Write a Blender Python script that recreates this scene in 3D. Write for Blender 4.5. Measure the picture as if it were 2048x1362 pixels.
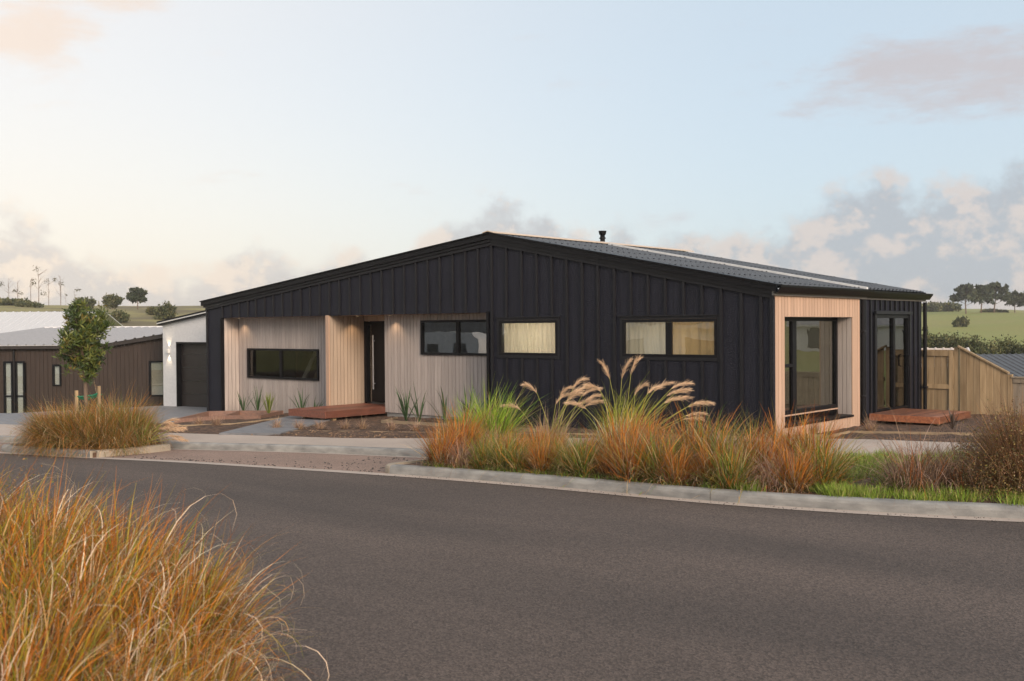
import bpy, math, random
import numpy as np
from mathutils import Matrix, Vector
random.seed(7); rng = np.random.default_rng(11)
for o in list(bpy.data.objects): bpy.data.objects.remove(o)
S = bpy.context.scene; COL = S.collection; R = math.radians
# ------------------------------------------------------------------ camera
CX = np.array([8.4988, -16.4887, 1.8719]); YAW, PIT, ROL, FPX = 0.7247, -0.0126, -0.0069, 2065.04
_f = np.array([-math.sin(YAW)*math.cos(PIT), math.cos(YAW)*math.cos(PIT), math.sin(PIT)])
_r = np.array([math.cos(YAW), math.sin(YAW), 0.]); _u = np.cross(_r, _f)
_r, _u = _r*math.cos(ROL)+_u*math.sin(ROL), -_r*math.sin(ROL)+_u*math.cos(ROL)
cam = bpy.data.cameras.new('camera'); camo = bpy.data.objects.new('camera', cam); COL.objects.link(camo)
camo.matrix_world = Matrix(((_r[0], _u[0], -_f[0], CX[0]), (_r[1], _u[1], -_f[1], CX[1]), (_r[2], _u[2], -_f[2], CX[2]), (0, 0, 0, 1)))
cam.sensor_width = 36; cam.lens = FPX/2048*36; cam.clip_start = .05; cam.clip_end = 9000
cam.dof.use_dof = True; cam.dof.focus_distance = 20; cam.dof.aperture_fstop = 3.6
S.camera = camo
# ------------------------------------------------------------------ sky, sun, exposure
SUN_AZ, SUN_EL = 1.95, R(20)                 # azimuth = atan2(x, y); low veiled sun out of frame to the right of the camera
W = bpy.data.worlds.new('World'); S.world = W; W.use_nodes = True
nt = W.node_tree; nt.nodes.clear()
def nd(t, **k):
    n = nt.nodes.new(t)
    for a, b in k.items(): setattr(n, a, b)
    return n
def mth(op, a, b=None, c=None):
    n = nd('ShaderNodeMath', operation=op)
    for i, v in enumerate((a, b, c)):
        if v is None: continue
        if isinstance(v, (int, float)): n.inputs[i].default_value = v
        else: nt.links.new(v, n.inputs[i])
    return n.outputs[0]
def mixc(fac, a, b):
    n = nd('ShaderNodeMix', data_type='RGBA')
    for s, v in ((n.inputs[0], fac), (n.inputs[6], a), (n.inputs[7], b)):
        if isinstance(v, (int, float)): s.default_value = v
        elif isinstance(v, tuple): s.default_value = (*v, 1)
        else: nt.links.new(v, s)
    return n.outputs[2]
def sstep(v, lo, hi):
    n = nd('ShaderNodeMapRange', interpolation_type='SMOOTHSTEP'); nt.links.new(v, n.inputs[0])
    n.inputs[1].default_value = lo; n.inputs[2].default_value = hi
    return n.outputs[0]
sky = nd('ShaderNodeTexSky', sky_type='NISHITA', sun_disc=False, sun_elevation=SUN_EL, sun_rotation=SUN_AZ % (2*math.pi), altitude=0, air_density=1.0, dust_density=2.2, ozone_density=1.5)
tc = nd('ShaderNodeTexCoord'); sp = nd('ShaderNodeSeparateXYZ'); nt.links.new(tc.outputs['Generated'], sp.inputs[0])
el = mth('ARCSINE', sp.outputs[2]); az = mth('ARCTAN2', sp.outputs[0], sp.outputs[1])
uu = mth('ADD', az, YAW)                     # azimuth measured from the house front's diagonal
def noise(scale, detail, off=(0, 0, 0), stretch=1.0, rough=.55):
    m = nd('ShaderNodeMapping'); nt.links.new(tc.outputs['Generated'], m.inputs[0])
    m.inputs['Location'].default_value = off; m.inputs['Scale'].default_value = (1, 1, stretch)
    n = nd('ShaderNodeTexNoise', noise_dimensions='3D'); nt.links.new(m.outputs[0], n.inputs[0])
    n.inputs['Scale'].default_value = scale; n.inputs['Detail'].default_value = detail; n.inputs['Roughness'].default_value = rough
    return n.outputs[0]
def blob(px, py, sx, sy, amp):               # soft cloud bank around one compass direction
    u0 = math.atan((px-1024)/2065); e0 = (655-.0069*(px-1024)-py)/2065
    a = mth('MULTIPLY', mth('SUBTRACT', uu, u0), 2065/sx); b = mth('MULTIPLY', mth('SUBTRACT', el, e0), 2065/sy)
    q = mth('ADD', mth('MULTIPLY', a, a), mth('MULTIPLY', b, b))
    return mth('MULTIPLY', mth('EXPONENT', mth('MULTIPLY', q, -1)), amp)
def total(bl):
    t = bl[0]
    for b in bl[1:]: t = mth('ADD', t, b)
    return t
SD = (-.05, -.03, .045)
puff = noise(24, 7, rough=.62, stretch=1.25); puff2 = noise(24, 4, SD, stretch=1.25, rough=.62)
TOPS = [(-250, 470), (0, 452), (90, 462), (160, 530), (230, 548), (330, 548), (420, 552), (480, 498), (560, 500), (610, 535), (660, 512), (720, 508), (780, 560), (850, 478), (900, 440), (980, 412), (1090, 412), (1130, 468), (1190, 470), (1240, 440), (1300, 480), (1420, 470), (1540, 452), (1620, 430), (1720, 372), (1770, 352), (1810, 392), (1900, 385), (2048, 362), (2250, 420)]
rampn = nd('ShaderNodeValToRGB'); cr = rampn.color_ramp; cr.interpolation = 'EASE'
ct = lambda px: (math.atan((px-1024)/2065)+.62)/1.24
for i, (px_, py_) in enumerate(TOPS):          # how high the cloud bank stands in each compass direction
    e = cr.elements[i] if i < 2 else cr.elements.new(1.0)
    e.position = ct(px_)
    v_ = (655-.0069*(px_-1024)-py_)/2065/.2; e.color = (v_, v_, v_, 1)
nt.links.new(mth('MULTIPLY', mth('ADD', uu, .62), 1/1.24), rampn.inputs[0])
topv = mth('MULTIPLY', rampn.outputs[0], .2)
cum = mth('MAXIMUM', mth('MINIMUM', mth('MULTIPLY', mth('SUBTRACT', topv, el), 14), .55), -1)
dens = mth('ADD', cum, mth('MULTIPLY', mth('SUBTRACT', puff, .47), 1.5))
m_cum = sstep(dens, -.08, .38)
wisp_n = noise(9, 6, (1, 4, 2), 3.6, .66)
wisp = total([blob(1960, 185, 340, 80, .62), blob(215, 25, 150, 55, .62), blob(70, 140, 120, 85, .60)])
m_wisp = mth('MULTIPLY', sstep(mth('ADD', wisp, mth('MULTIPLY', mth('SUBTRACT', wisp_n, .5), 1.5)), .16, .62), .85)
lit = sstep(mth('SUBTRACT', puff, puff2), -.06, .12)
warm = sstep(uu, .35, -.62)                  # towards the glow on the left everything is creamier
K = 1.07
cl_lit = mixc(warm, (2.0*K, 1.76*K, 1.64*K), (2.85*K, 2.42*K, 2.0*K))
cl_sh = mixc(warm, (1.30*K, 1.38*K, 1.50*K), (2.12*K, 1.95*K, 1.82*K))
c_cum = mixc(lit, cl_sh, cl_lit)
veil = mixc(warm, (1.66*K, 1.90*K, 2.08*K), (2.68*K, 2.43*K, 2.16*K))
glow = mth('MULTIPLY', warm, sstep(el, .26, .0))
base = mixc(mth('MULTIPLY', glow, .45), mixc(.86, sky.outputs[0], veil), (3.0*K, 2.55*K, 2.06*K))        # thin high veil over the clear sky
c1 = mixc(m_wisp, base, mixc(warm, (1.68*K, 1.58*K, 1.64*K), (2.75*K, 2.3*K, 1.95*K)))
c2 = mixc(mth('MULTIPLY', m_cum, .8), c1, c_cum)
bg = nd('ShaderNodeBackground'); nt.links.new(c2, bg.inputs[0]); bg.inputs[1].default_value = .12
wo = nd('ShaderNodeOutputWorld'); nt.links.new(bg.outputs[0], wo.inputs[0])
sl = bpy.data.lights.new('sun', 'SUN'); sl.energy = 1.25; sl.angle = R(22); sl.color = (1, .80, .62)
so = bpy.data.objects.new('sun', sl); COL.objects.link(so)
sd = Vector((math.sin(SUN_AZ)*math.cos(SUN_EL), math.cos(SUN_AZ)*math.cos(SUN_EL), math.sin(SUN_EL)))
so.rotation_euler = sd.to_track_quat('Z', 'Y').to_euler(); so.location = (-40, 10, 30)
S.view_settings.view_transform = 'Standard'; S.view_settings.look = 'None'; S.view_settings.gamma = 1; S.view_settings.exposure = 1.5
S.render.engine = 'CYCLES'; S.render.resolution_x = 1024; S.render.resolution_y = 681
S.cycles.max_bounces = 5; S.cycles.diffuse_bounces = 2; S.cycles.glossy_bounces = 3; S.cycles.transparent_max_bounces = 8
W.cycles.sampling_method = 'MANUAL'; W.cycles.sample_map_resolution = 512
# ------------------------------------------------------------------ helpers
G0, GB = -.12, .022                          # the street falls gently to the left
def gz(x): return G0+GB*x
def ray(px, py): return _f+_r*(px-1024)/FPX-_u*(py-681)/FPX
def g(px, py, off=0.):
    D = ray(px, py); k = (G0+off+GB*CX[0]-CX[2])/(D[2]-GB*D[0]); return CX+D*k
def P(px, py, x=None, y=None, z=None, d=None):
    D = ray(px, py)
    k = (z-CX[2])/D[2] if z is not None else (x-CX[0])/D[0] if x is not None else (y-CX[1])/D[1] if y is not None else d
    return CX+D*k
def wl(o):
    v = Vector((0, 0, 0))
    while o is not None: v += o.location; o = o.parent
    return v
def tag(o, label=None, cat=None, group=None, kind=None):
    if label: o['label'] = label
    if cat: o['category'] = cat
    if group: o['group'] = group
    if kind: o['kind'] = kind
    return o
def thing(name, loc, label, cat, group=None, rz=0):
    o = bpy.data.objects.new(name, None); COL.objects.link(o); o.location = loc; o.rotation_euler.z = rz; o.empty_display_size = .3
    return tag(o, label, cat, group)
def mesh(name, v, f, mats, smooth=False, col=None, mi=None):
    me = bpy.data.meshes.new(name)
    v = np.asarray(v, np.float32)
    if isinstance(f, np.ndarray):
        k = f.shape[1]; me.vertices.add(len(v)); me.vertices.foreach_set('co', v.ravel())
        me.loops.add(f.size); me.loops.foreach_set('vertex_index', f.ravel().astype(np.int32))
        me.polygons.add(len(f)); me.polygons.foreach_set('loop_start', np.arange(0, f.size, k, dtype=np.int32))
        me.update(calc_edges=True)
    else: me.from_pydata(v.tolist(), [], f)
    for m in (mats if isinstance(mats, (list, tuple)) else [mats]): me.materials.append(m)
    if mi is not None: me.polygons.foreach_set('material_index', np.asarray(mi, np.int32))
    if smooth: me.polygons.foreach_set('use_smooth', np.ones(len(me.polygons), bool))
    if col is not None:
        a = me.attributes.new('col', 'FLOAT_COLOR', 'POINT'); c = np.ones((len(v), 4), np.float32); c[:, :3] = col
        a.data.foreach_set('color', c.ravel())
    me.update(); return me
def put(name, me, parent=None, loc=(0, 0, 0), rot=(0, 0, 0), scale=(1, 1, 1)):
    o = bpy.data.objects.new(name, me); COL.objects.link(o); o.parent = parent; o.location = loc; o.rotation_euler = rot; o.scale = scale
    return o
class MB:
    def __init__(s): s.v = []; s.f = []
    def raw(s, v, f):
        n = len(s.v); s.v += [tuple(p) for p in v]; s.f += [tuple(i+n for i in q) for q in f]; return s
    def box(s, x0, x1, y0, y1, z0, z1):
        return s.raw([(x0, y0, z0), (x1, y0, z0), (x1, y1, z0), (x0, y1, z0), (x0, y0, z1), (x1, y0, z1), (x1, y1, z1), (x0, y1, z1)],
                     [(0, 3, 2, 1), (4, 5, 6, 7), (0, 1, 5, 4), (1, 2, 6, 5), (2, 3, 7, 6), (3, 0, 4, 7)])
    def prism(s, a, b):                     # two matching rings
        n = len(a)
        return s.raw(list(a)+list(b), [tuple(range(n))[::-1], tuple(range(n, 2*n))]+[(i, (i+1) % n, n+(i+1) % n, n+i) for i in range(n)])
    def polyz(s, pts, z0, z1):              # plan outline; z0/z1 numbers or functions of (x, y)
        F = lambda z, p: z(p[0], p[1]) if callable(z) else z
        return s.prism([(p[0], p[1], F(z0, p)) for p in pts], [(p[0], p[1], F(z1, p)) for p in pts])
    def tube(s, pts, rad, n=6):
        pts = [Vector(p) for p in pts]; m = len(pts); rad = rad if isinstance(rad, (list, tuple)) else [rad]*m
        ring = []; prev = None
        for i, p in enumerate(pts):
            t = (pts[min(i+1, m-1)]-pts[max(i-1, 0)]).normalized()
            if prev is None: a = t.orthogonal().normalized()
            else:
                a = prev-t*prev.dot(t); a = a.normalized() if a.length > 1e-6 else t.orthogonal().normalized()
            prev = a; b = t.cross(a)
            ring.append([p+(a*math.cos(2*math.pi*k/n)+b*math.sin(2*math.pi*k/n))*rad[i] for k in range(n)])
        V = [q for r_ in ring for q in r_]
        Fc = [(i*n+k, i*n+(k+1) % n, (i+1)*n+(k+1) % n, (i+1)*n+k) for i in range(m-1) for k in range(n)]
        Fc += [tuple(range(n))[::-1], tuple(range((m-1)*n, m*n))]
        return s.raw(V, Fc)
    def build(s, name, mat, parent=None, local=False, smooth=False):
        off = Vector((0, 0, 0)) if (local or parent is None) else wl(parent)
        return put(name, mesh(name, [(a-off.x, b-off.y, c-off.z) for a, b, c in s.v], s.f, mat, smooth), parent)
def solo(name, mb, mat, label, cat, group=None, smooth=False):
    c = np.mean(np.array(mb.v), axis=0); zmin = min(p[2] for p in mb.v); c = (c[0], c[1], zmin)
    o = put(name, mesh(name, [(a-c[0], b-c[1], e-c[2]) for a, b, e in mb.v], mb.f, mat, smooth), None, c)
    return tag(o, label, cat, group)
# ------------------------------------------------------------------ materials
MT = {}
def mat(name, col, rough=.7, metal=0, spec=.5, var=.0, nscale=(6, 6, 6), namt=.15, bump=0, bscale=60, col2=None, detail=6, vcol=False, transl=0, rand=0):
    m = bpy.data.materials.new(name); m.use_nodes = True; t = m.node_tree; b = t.nodes['Principled BSDF']
    b.inputs['Roughness'].default_value = rough; b.inputs['Metallic'].default_value = metal; b.inputs['Specular IOR Level'].default_value = spec
    tcn = t.nodes.new('ShaderNodeTexCoord'); mp = t.nodes.new('ShaderNodeMapping'); t.links.new(tcn.outputs['Object'], mp.inputs[0]); mp.inputs['Scale'].default_value = nscale
    nz = t.nodes.new('ShaderNodeTexNoise'); t.links.new(mp.outputs[0], nz.inputs[0]); nz.inputs['Scale'].default_value = 1; nz.inputs['Detail'].default_value = detail
    oi = t.nodes.new('ShaderNodeObjectInfo')
    if rand:
        add = t.nodes.new('ShaderNodeVectorMath'); add.operation = 'ADD'; t.links.new(mp.outputs[0], add.inputs[0])
        sc = t.nodes.new('ShaderNodeMath'); sc.operation = 'MULTIPLY'; sc.inputs[1].default_value = 40; t.links.new(oi.outputs['Random'], sc.inputs[0]); t.links.new(sc.outputs[0], add.inputs[1])
        t.links.new(add.outputs[0], nz.inputs[0])
    if vcol:
        at = t.nodes.new('ShaderNodeAttribute'); at.attribute_name = 'col'; c0 = at.outputs['Color']
    else:
        mx = t.nodes.new('ShaderNodeMix'); mx.data_type = 'RGBA'; c2 = col2 or tuple(c*(1-namt) for c in col); c1 = col if col2 else tuple(min(1, c*(1+namt)) for c in col)
        rp = t.nodes.new('ShaderNodeMapRange'); t.links.new(nz.outputs[0], rp.inputs[0]); rp.inputs[1].default_value = .3; rp.inputs[2].default_value = .7
        t.links.new(rp.outputs[0], mx.inputs[0]); mx.inputs[6].default_value = (*c1, 1); mx.inputs[7].default_value = (*c2, 1); c0 = mx.outputs[2]
    if rand:
        hs = t.nodes.new('ShaderNodeHueSaturation'); mr = t.nodes.new('ShaderNodeMapRange'); t.links.new(oi.outputs['Random'], mr.inputs[0])
        mr.inputs[3].default_value = 1-rand; mr.inputs[4].default_value = 1+rand; t.links.new(mr.outputs[0], hs.inputs['Value']); t.links.new(c0, hs.inputs['Color']); c0 = hs.outputs[0]
    t.links.new(c0, b.inputs['Base Color'])
    if bump:
        n2 = t.nodes.new('ShaderNodeTexNoise'); n2.inputs['Scale'].default_value = bscale; n2.inputs['Detail'].default_value = 4; t.links.new(tcn.outputs['Object'], n2.inputs[0])
        bp = t.nodes.new('ShaderNodeBump'); bp.inputs['Strength'].default_value = bump; bp.inputs['Distance'].default_value = .02; t.links.new(n2.outputs[0], bp.inputs['Height']); t.links.new(bp.outputs[0], b.inputs['Normal'])
    if transl:
        tr = t.nodes.new('ShaderNodeBsdfTranslucent'); t.links.new(c0, tr.inputs[0]); ms = t.nodes.new('ShaderNodeMixShader'); ms.inputs[0].default_value = transl
        t.links.new(b.outputs[0], ms.inputs[1]); t.links.new(tr.outputs[0], ms.inputs[2]); t.links.new(ms.outputs[0], t.nodes['Material Output'].inputs[0])
    MT[name] = m; return m
mat('black_ply', (.0130, .0138, .0228), .6, spec=.28, namt=.25, nscale=(14, 14, 1.2), bump=.5, bscale=45)
mat('black_paint', (.0125, .0128, .0165), .5, spec=.3, namt=.1)
mat('black_alu', (.006, .006, .008), .45, spec=.2, namt=.1)
mat('cedar', (.44, .385, .36), .65, col2=(.345, .30, .28), nscale=(30, 30, 1.6), rand=.10, bump=.15, bscale=80)
mat('cedar_warm', (.54, .36, .26), .6, col2=(.46, .315, .23), nscale=(30, 30, 1.6), rand=.09, bump=.15, bscale=80)  # same cedar, warm light on right-facing boards put into the colour
mat('cedar_mid', (.44, .345, .27), .65, col2=(.37, .29, .225), nscale=(30, 30, 1.6), rand=.12, bump=.15, bscale=80)  # same cedar again, part of that warm light put into the colour
mat('hardwood_new', (.40, .155, .075), .45, col2=(.20, .072, .04), nscale=(20, 3, 20), rand=.45)
mat('hardwood_weathered', (.27, .155, .115), .7, col2=(.19, .115, .09), nscale=(3, 20, 20), rand=.2)
mat('hardwood', (.23, .085, .055), .5, col2=(.13, .05, .034), nscale=(20, 3, 20), rand=.42, bump=.15, bscale=60)
mat('pine', (.44, .32, .19), .75, col2=(.27, .185, .10), nscale=(16, 16, 1.5), rand=.26, bump=.2, bscale=60)
mat('pine_sleeper', (.36, .27, .17), .8, col2=(.24, .18, .12), nscale=(4, 20, 20), rand=.1, bump=.3, bscale=40)
mat('roof_steel', (.075, .085, .10), .38, spec=.5, namt=.12, nscale=(2, 2, 2))
mat('zinc', (.70, .70, .70), .45, metal=.2, namt=.1)
mat('tan_cap', (.60, .48, .38), .45, namt=.1)
mat('trim_grey', (.16, .145, .135), .5, namt=.1)
mat('plaster', (.55, .5, .43), .8)
mat('blind', (.82, .745, .63), .8, namt=.05, nscale=(3, 3, 1), transl=.4)
mat('blind_amber', (.66, .47, .25), .8, namt=.12, nscale=(3, 3, 1), transl=.4)
mat('timber_int', (.20, .12, .07), .6, col2=(.10, .06, .04), nscale=(5, 5, 1))
mat('asphalt', (.098, .073, .061), .88, col2=(.056, .043, .037), nscale=(.16, .75, .5), detail=9)
mat('bay', (.29, .20, .16), .85, col2=(.22, .155, .125), nscale=(1.2, 1.2, 1.2))
mat('concrete', (.47, .395, .34), .8, col2=(.38, .32, .28), nscale=(1.0, 1.0, 1.0), bump=.15, bscale=70)
mat('kerb', (.33, .325, .31), .8, col2=(.17, .17, .168), nscale=(3.5, 3.5, 9), bump=.25, bscale=50)
mat('kerb_warm', (.38, .32, .25), .8, col2=(.29, .25, .2), nscale=(2.2, 2.2, 5), bump=.25, bscale=50)
mat('stone', (.23, .235, .25), .6, col2=(.15, .155, .17), nscale=(2, 9, 2), bump=.1, bscale=40)
mat('soil', (.10, .055, .033), .95, col2=(.045, .026, .017), nscale=(5, 5, 5), bump=1.0, bscale=14)
mat('field', (.19, .225, .042), .95, col2=(.24, .21, .06), nscale=(.03, .03, .03), bump=.4, bscale=1.5)
mat('white_brick', (.66, .66, .67), .7, namt=.05, nscale=(9, 9, 14))
mat('shed_white', (.56, .56, .57), .5, namt=.04)
mat('white_metal', (.72, .72, .74), .5, namt=.04)
mat('grey_metal', (.34, .33, .335), .5, namt=.06)
mat('brown_ply', (.036, .023, .018), .6, namt=.2, nscale=(10, 10, 1))
mat('garage_dark', (.028, .022, .020), .5, namt=.15)
mat('bark', (.20, .14, .10), .9, col2=(.11, .08, .06), nscale=(20, 20, 5), bump=.4)
mat('grass', (.2, .2, .1), .6, vcol=True, transl=.16, spec=.3)
mat('leaf', (.05, .09, .02), .45, vcol=True, transl=.18, spec=.5)
mat('far_leaf', (.05, .06, .025), .8, vcol=True, transl=.1, spec=.2)
mat('green_tie', (.01, .16, .09), .6)
mat('stonechip', (.20, .125, .075), .9, namt=.5, nscale=(9, 9, 9))
mat('lampwhite', (.7, .7, .68), .4)
mat('slate', (.07, .075, .085), .5, namt=.15)
mat('far_wall', (.55, .55, .54), .7, namt=.06)
def drypasture(m):                          # the left-hand hill is dry, scrubby pasture; the right-hand one is green
    t = m.node_tree; b = t.nodes['Principled BSDF']; src = b.inputs['Base Color'].links[0].from_socket
    tcn = t.nodes.new('ShaderNodeTexCoord'); se = t.nodes.new('ShaderNodeSeparateXYZ'); t.links.new(tcn.outputs['Object'], se.inputs[0])
    def ms(sock, a, b_):
        n = t.nodes.new('ShaderNodeMapRange'); n.interpolation_type = 'SMOOTHSTEP'; t.links.new(sock, n.inputs[0]); n.inputs[1].default_value = a; n.inputs[2].default_value = b_; return n.outputs[0]
    mu = t.nodes.new('ShaderNodeMath'); mu.operation = 'MULTIPLY'; t.links.new(ms(se.outputs[0], -50, -110), mu.inputs[0]); t.links.new(ms(se.outputs[1], 240, 150), mu.inputs[1])
    nz = t.nodes.new('ShaderNodeTexNoise'); nz.inputs['Scale'].default_value = .09; nz.inputs['Detail'].default_value = 8; t.links.new(tcn.outputs['Object'], nz.inputs[0])
    dr = t.nodes.new('ShaderNodeMix'); dr.data_type = 'RGBA'; t.links.new(ms(nz.outputs[0], .38, .62), dr.inputs[0]); dr.inputs[6].default_value = (.13, .105, .05, 1); dr.inputs[7].default_value = (.25, .22, .08, 1)
    mx = t.nodes.new('ShaderNodeMix'); mx.data_type = 'RGBA'; t.links.new(mu.outputs[0], mx.inputs[0]); t.links.new(src, mx.inputs[6]); t.links.new(dr.outputs[2], mx.inputs[7]); t.links.new(mx.outputs[2], b.inputs['Base Color'])
drypasture(MT['field'])
# asphalt and bay aggregate speckle, brick courses, roof
def speckle(m, scale, lo, hi, bump):
    t = m.node_tree; b = t.nodes['Principled BSDF']; src = b.inputs['Base Color'].links[0].from_socket
    tcn = t.nodes.new('ShaderNodeTexCoord'); vo = t.nodes.new('ShaderNodeTexVoronoi'); vo.inputs['Scale'].default_value = scale; t.links.new(tcn.outputs['Object'], vo.inputs[0])
    se = t.nodes.new('ShaderNodeSeparateColor'); t.links.new(vo.outputs['Color'], se.inputs[0])
    mr = t.nodes.new('ShaderNodeMapRange'); t.links.new(se.outputs[0], mr.inputs[0]); mr.inputs[3].default_value = lo; mr.inputs[4].default_value = hi
    mx = t.nodes.new('ShaderNodeMix'); mx.data_type = 'RGBA'; mx.blend_type = 'MULTIPLY'; mx.inputs[0].default_value = 1
    cc = t.nodes.new('ShaderNodeCombineColor')
    for i in range(3): t.links.new(mr.outputs[0], cc.inputs[i])
    t.links.new(src, mx.inputs[6]); t.links.new(cc.outputs[0], mx.inputs[7]); t.links.new(mx.outputs[2], b.inputs['Base Color'])
    bp = t.nodes.new('ShaderNodeBump'); bp.inputs['Strength'].default_value = bump; bp.inputs['Distance'].default_value = .01; t.links.new(vo.outputs['Distance'], bp.inputs['Height']); t.links.new(bp.outputs[0], b.inputs['Normal'])
speckle(MT['asphalt'], 75, .5, 1.6, .4); speckle(MT['bay'], 80, .62, 1.4, .3); speckle(MT['soil'], 22, .5, 1.9, .8)
def brickmat(m):
    t = m.node_tree; b = t.nodes['Principled BSDF']; tcn = t.nodes.new('ShaderNodeTexCoord'); mp = t.nodes.new('ShaderNodeMapping'); mp.inputs['Rotation'].default_value = (R(90), 0, 0)
    br = t.nodes.new('ShaderNodeTexBrick'); br.inputs['Scale'].default_value = 1; br.inputs['Brick Width'].default_value = .24; br.inputs['Row Height'].default_value = .086; br.inputs['Mortar Size'].default_value = .008
    br.inputs['Color1'].default_value = (1, 1, 1, 1); br.inputs['Color2'].default_value = (.93, .93, .93, 1); br.inputs['Mortar'].default_value = (.0, .0, .0, 1)
    t.links.new(tcn.outputs['Object'], mp.inputs[0]); t.links.new(mp.outputs[0], br.inputs[0])
    bp = t.nodes.new('ShaderNodeBump'); bp.inputs['Strength'].default_value = .35; bp.inputs['Distance'].default_value = .008; t.links.new(br.outputs['Color'], bp.inputs['Height']); t.links.new(bp.outputs[0], b.inputs['Normal'])
brickmat(MT['white_brick'])
def glassmat(name, ior, tint):
    m = bpy.data.materials.new(name); m.use_nodes = True; t = m.node_tree; t.nodes.clear()
    o = t.nodes.new('ShaderNodeOutputMaterial'); a = t.nodes.new('ShaderNodeBsdfTransparent'); a.inputs[0].default_value = (*tint, 1)
    gl = t.nodes.new('ShaderNodeBsdfGlossy'); gl.inputs['Roughness'].default_value = .0; fr = t.nodes.new('ShaderNodeFresnel'); fr.inputs[0].default_value = ior
    nz = t.nodes.new('ShaderNodeTexNoise'); nz.inputs['Scale'].default_value = 1.3; bp = t.nodes.new('ShaderNodeBump'); bp.inputs['Strength'].default_value = .02; bp.inputs['Distance'].default_value = .1
    tcn = t.nodes.new('ShaderNodeTexCoord'); t.links.new(tcn.outputs['Object'], nz.inputs[0]); t.links.new(nz.outputs[0], bp.inputs['Height']); t.links.new(bp.outputs[0], gl.inputs['Normal'])
    ge = t.nodes.new('ShaderNodeNewGeometry'); mr = t.nodes.new('ShaderNodeMapRange'); t.links.new(ge.outputs['Backfacing'], mr.inputs[0]); mr.inputs[3].default_value = ior; mr.inputs[4].default_value = 1/ior; t.links.new(mr.outputs[0], fr.inputs[0])   # same mirror strength from both faces
    mx = t.nodes.new('ShaderNodeMixShader'); t.links.new(fr.outputs[0], mx.inputs[0]); t.links.new(a.outputs[0], mx.inputs[1]); t.links.new(gl.outputs[0], mx.inputs[2]); t.links.new(mx.outputs[0], o.inputs[0])
    MT[name] = m
glassmat('glass_clear', 1.45, (.8, .8, .78)); glassmat('glass', 2.3, (.88, .9, .88)); glassmat('glass_side', 2.7, (.55, .58, .55))
def emis(name, col, st):
    m = bpy.data.materials.new(name); m.use_nodes = True; b = m.node_tree.nodes['Principled BSDF']; b.inputs['Emission Color'].default_value = (*col, 1); b.inputs['Emission Strength'].default_value = st; MT[name] = m
emis('lamp_glow', (1, .72, .42), .35)
def struct(name, mb, m, smooth=False):
    o = mb.build(name, m, None, smooth=smooth); o['kind'] = 'structure'; return o
# ------------------------------------------------------------------ terrain and street
def lerp(x, xs, ys): return np.interp(x, xs, ys)
def H(x, y):
    near = G0+GB*np.clip(x, -30, 20)-.34
    h = near+lerp(y, [9, 22, 45, 80, 120, 200, 340, 480, 800, 1500], [0, -1.9, -2.2, -1.0, .3, 3.6, 8.6, 7.6, 3, 0])*lerp(x, [-300, -120, -40], [.25, .6, 1])
    h = h+lerp(-x, [28, 45, 70, 110, 150, 200, 270, 400, 900], [0, -.5, -.3, 2.6, 6.2, 9.0, 8.0, 6.5, 3])*lerp(y, [50, 75, 150], [1.05, 1, .86])
    far = np.clip((np.hypot(x+5, y)-60)/120, 0, 1)
    h = h+far*(1.0*np.sin(x*.021+1.3)*np.cos(y*.017+.4)+.45*np.sin(x*.06+y*.045)+.2*np.sin(x*.13-y*.11))
    return h
nr, na = 110, 220
rad = np.concatenate([[0], np.geomspace(3, 1500, nr)]); ang = np.linspace(0, 2*np.pi, na, endpoint=False)
gx = (np.outer(rad, np.cos(ang))+0).ravel(); gy = np.outer(rad, np.sin(ang)).ravel()
gv = np.c_[gx, gy, H(gx, gy)]
ii, jj = np.meshgrid(np.arange(nr), np.arange(na), indexing='ij'); j2 = (jj+1) % na
gf = np.stack([ii*na+jj, (ii+1)*na+jj, (ii+1)*na+j2, ii*na+j2], -1).reshape(-1, 4)
tag(put('ground', mesh('ground', gv, gf, MT['field'], True)), kind='structure')
EDGE = [(-70, -24), (-40, -14.6), (-26, -11.1), (-18, -9.25), (-12.3, -7.95), (-10, -7.5), (-7.8, -6.97), (-5.4, -6.56), (-3.6, -6.28), (-1.95, -6.07), (-.27, -5.96), (2.1, -5.90), (3.8, -5.66), (5.45, -5.22), (7.5, -4.45), (10, -3.3), (15, -.6), (24, 5), (60, 30)]
def smoothline(pts, n=6):
    p = np.array(pts); out = []
    for i in range(len(p)-1):
        a, b, c, d = p[max(i-1, 0)], p[i], p[i+1], p[min(i+2, len(p)-1)]
        for k in range(n):
            t = k/n; out.append(.5*((2*b)+(-a+c)*t+(2*a-5*b+4*c-d)*t*t+(-a+3*b-3*c+d)*t**3))
    out.append(p[-1]); return np.array(out)
EL = smoothline(EDGE)
def offset(line, d):
    t = np.gradient(line, axis=0); t /= np.linalg.norm(t, axis=1)[:, None]; return line+np.c_[-t[:, 1], t[:, 0]]*d
def ribbon(name, a, b, za, zb, m, kind='structure'):
    n = len(a); v = [(p[0], p[1], gz(p[0])+za) for p in a]+[(p[0], p[1], gz(p[0])+zb) for p in b]
    o = MB().raw(v, [(n+i, i, i+1, n+i+1)[::-1] for i in range(n-1)]).build(name, m); o['kind'] = kind; return o
ROADZ = -.13
NEAR = offset(EL, -7.35)
ribbon('road', offset(EL, .02), NEAR, ROADZ, ROADZ, MT['asphalt'])
ribbon('verge', NEAR, offset(EL, -13), -.06, -.02, MT['soil'])
def sub(line, x0, x1): return line[(line[:, 0] >= x0) & (line[:, 0] <= x1)]
# flush concrete strip along the road edge, and gutter strip in front of the long kerb
STR = sub(EL, -60, 40)
ribbon('gutter_strip', offset(STR, -.09), offset(STR, .11), ROADZ+.006, ROADZ+.006, MT['concrete'])
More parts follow.
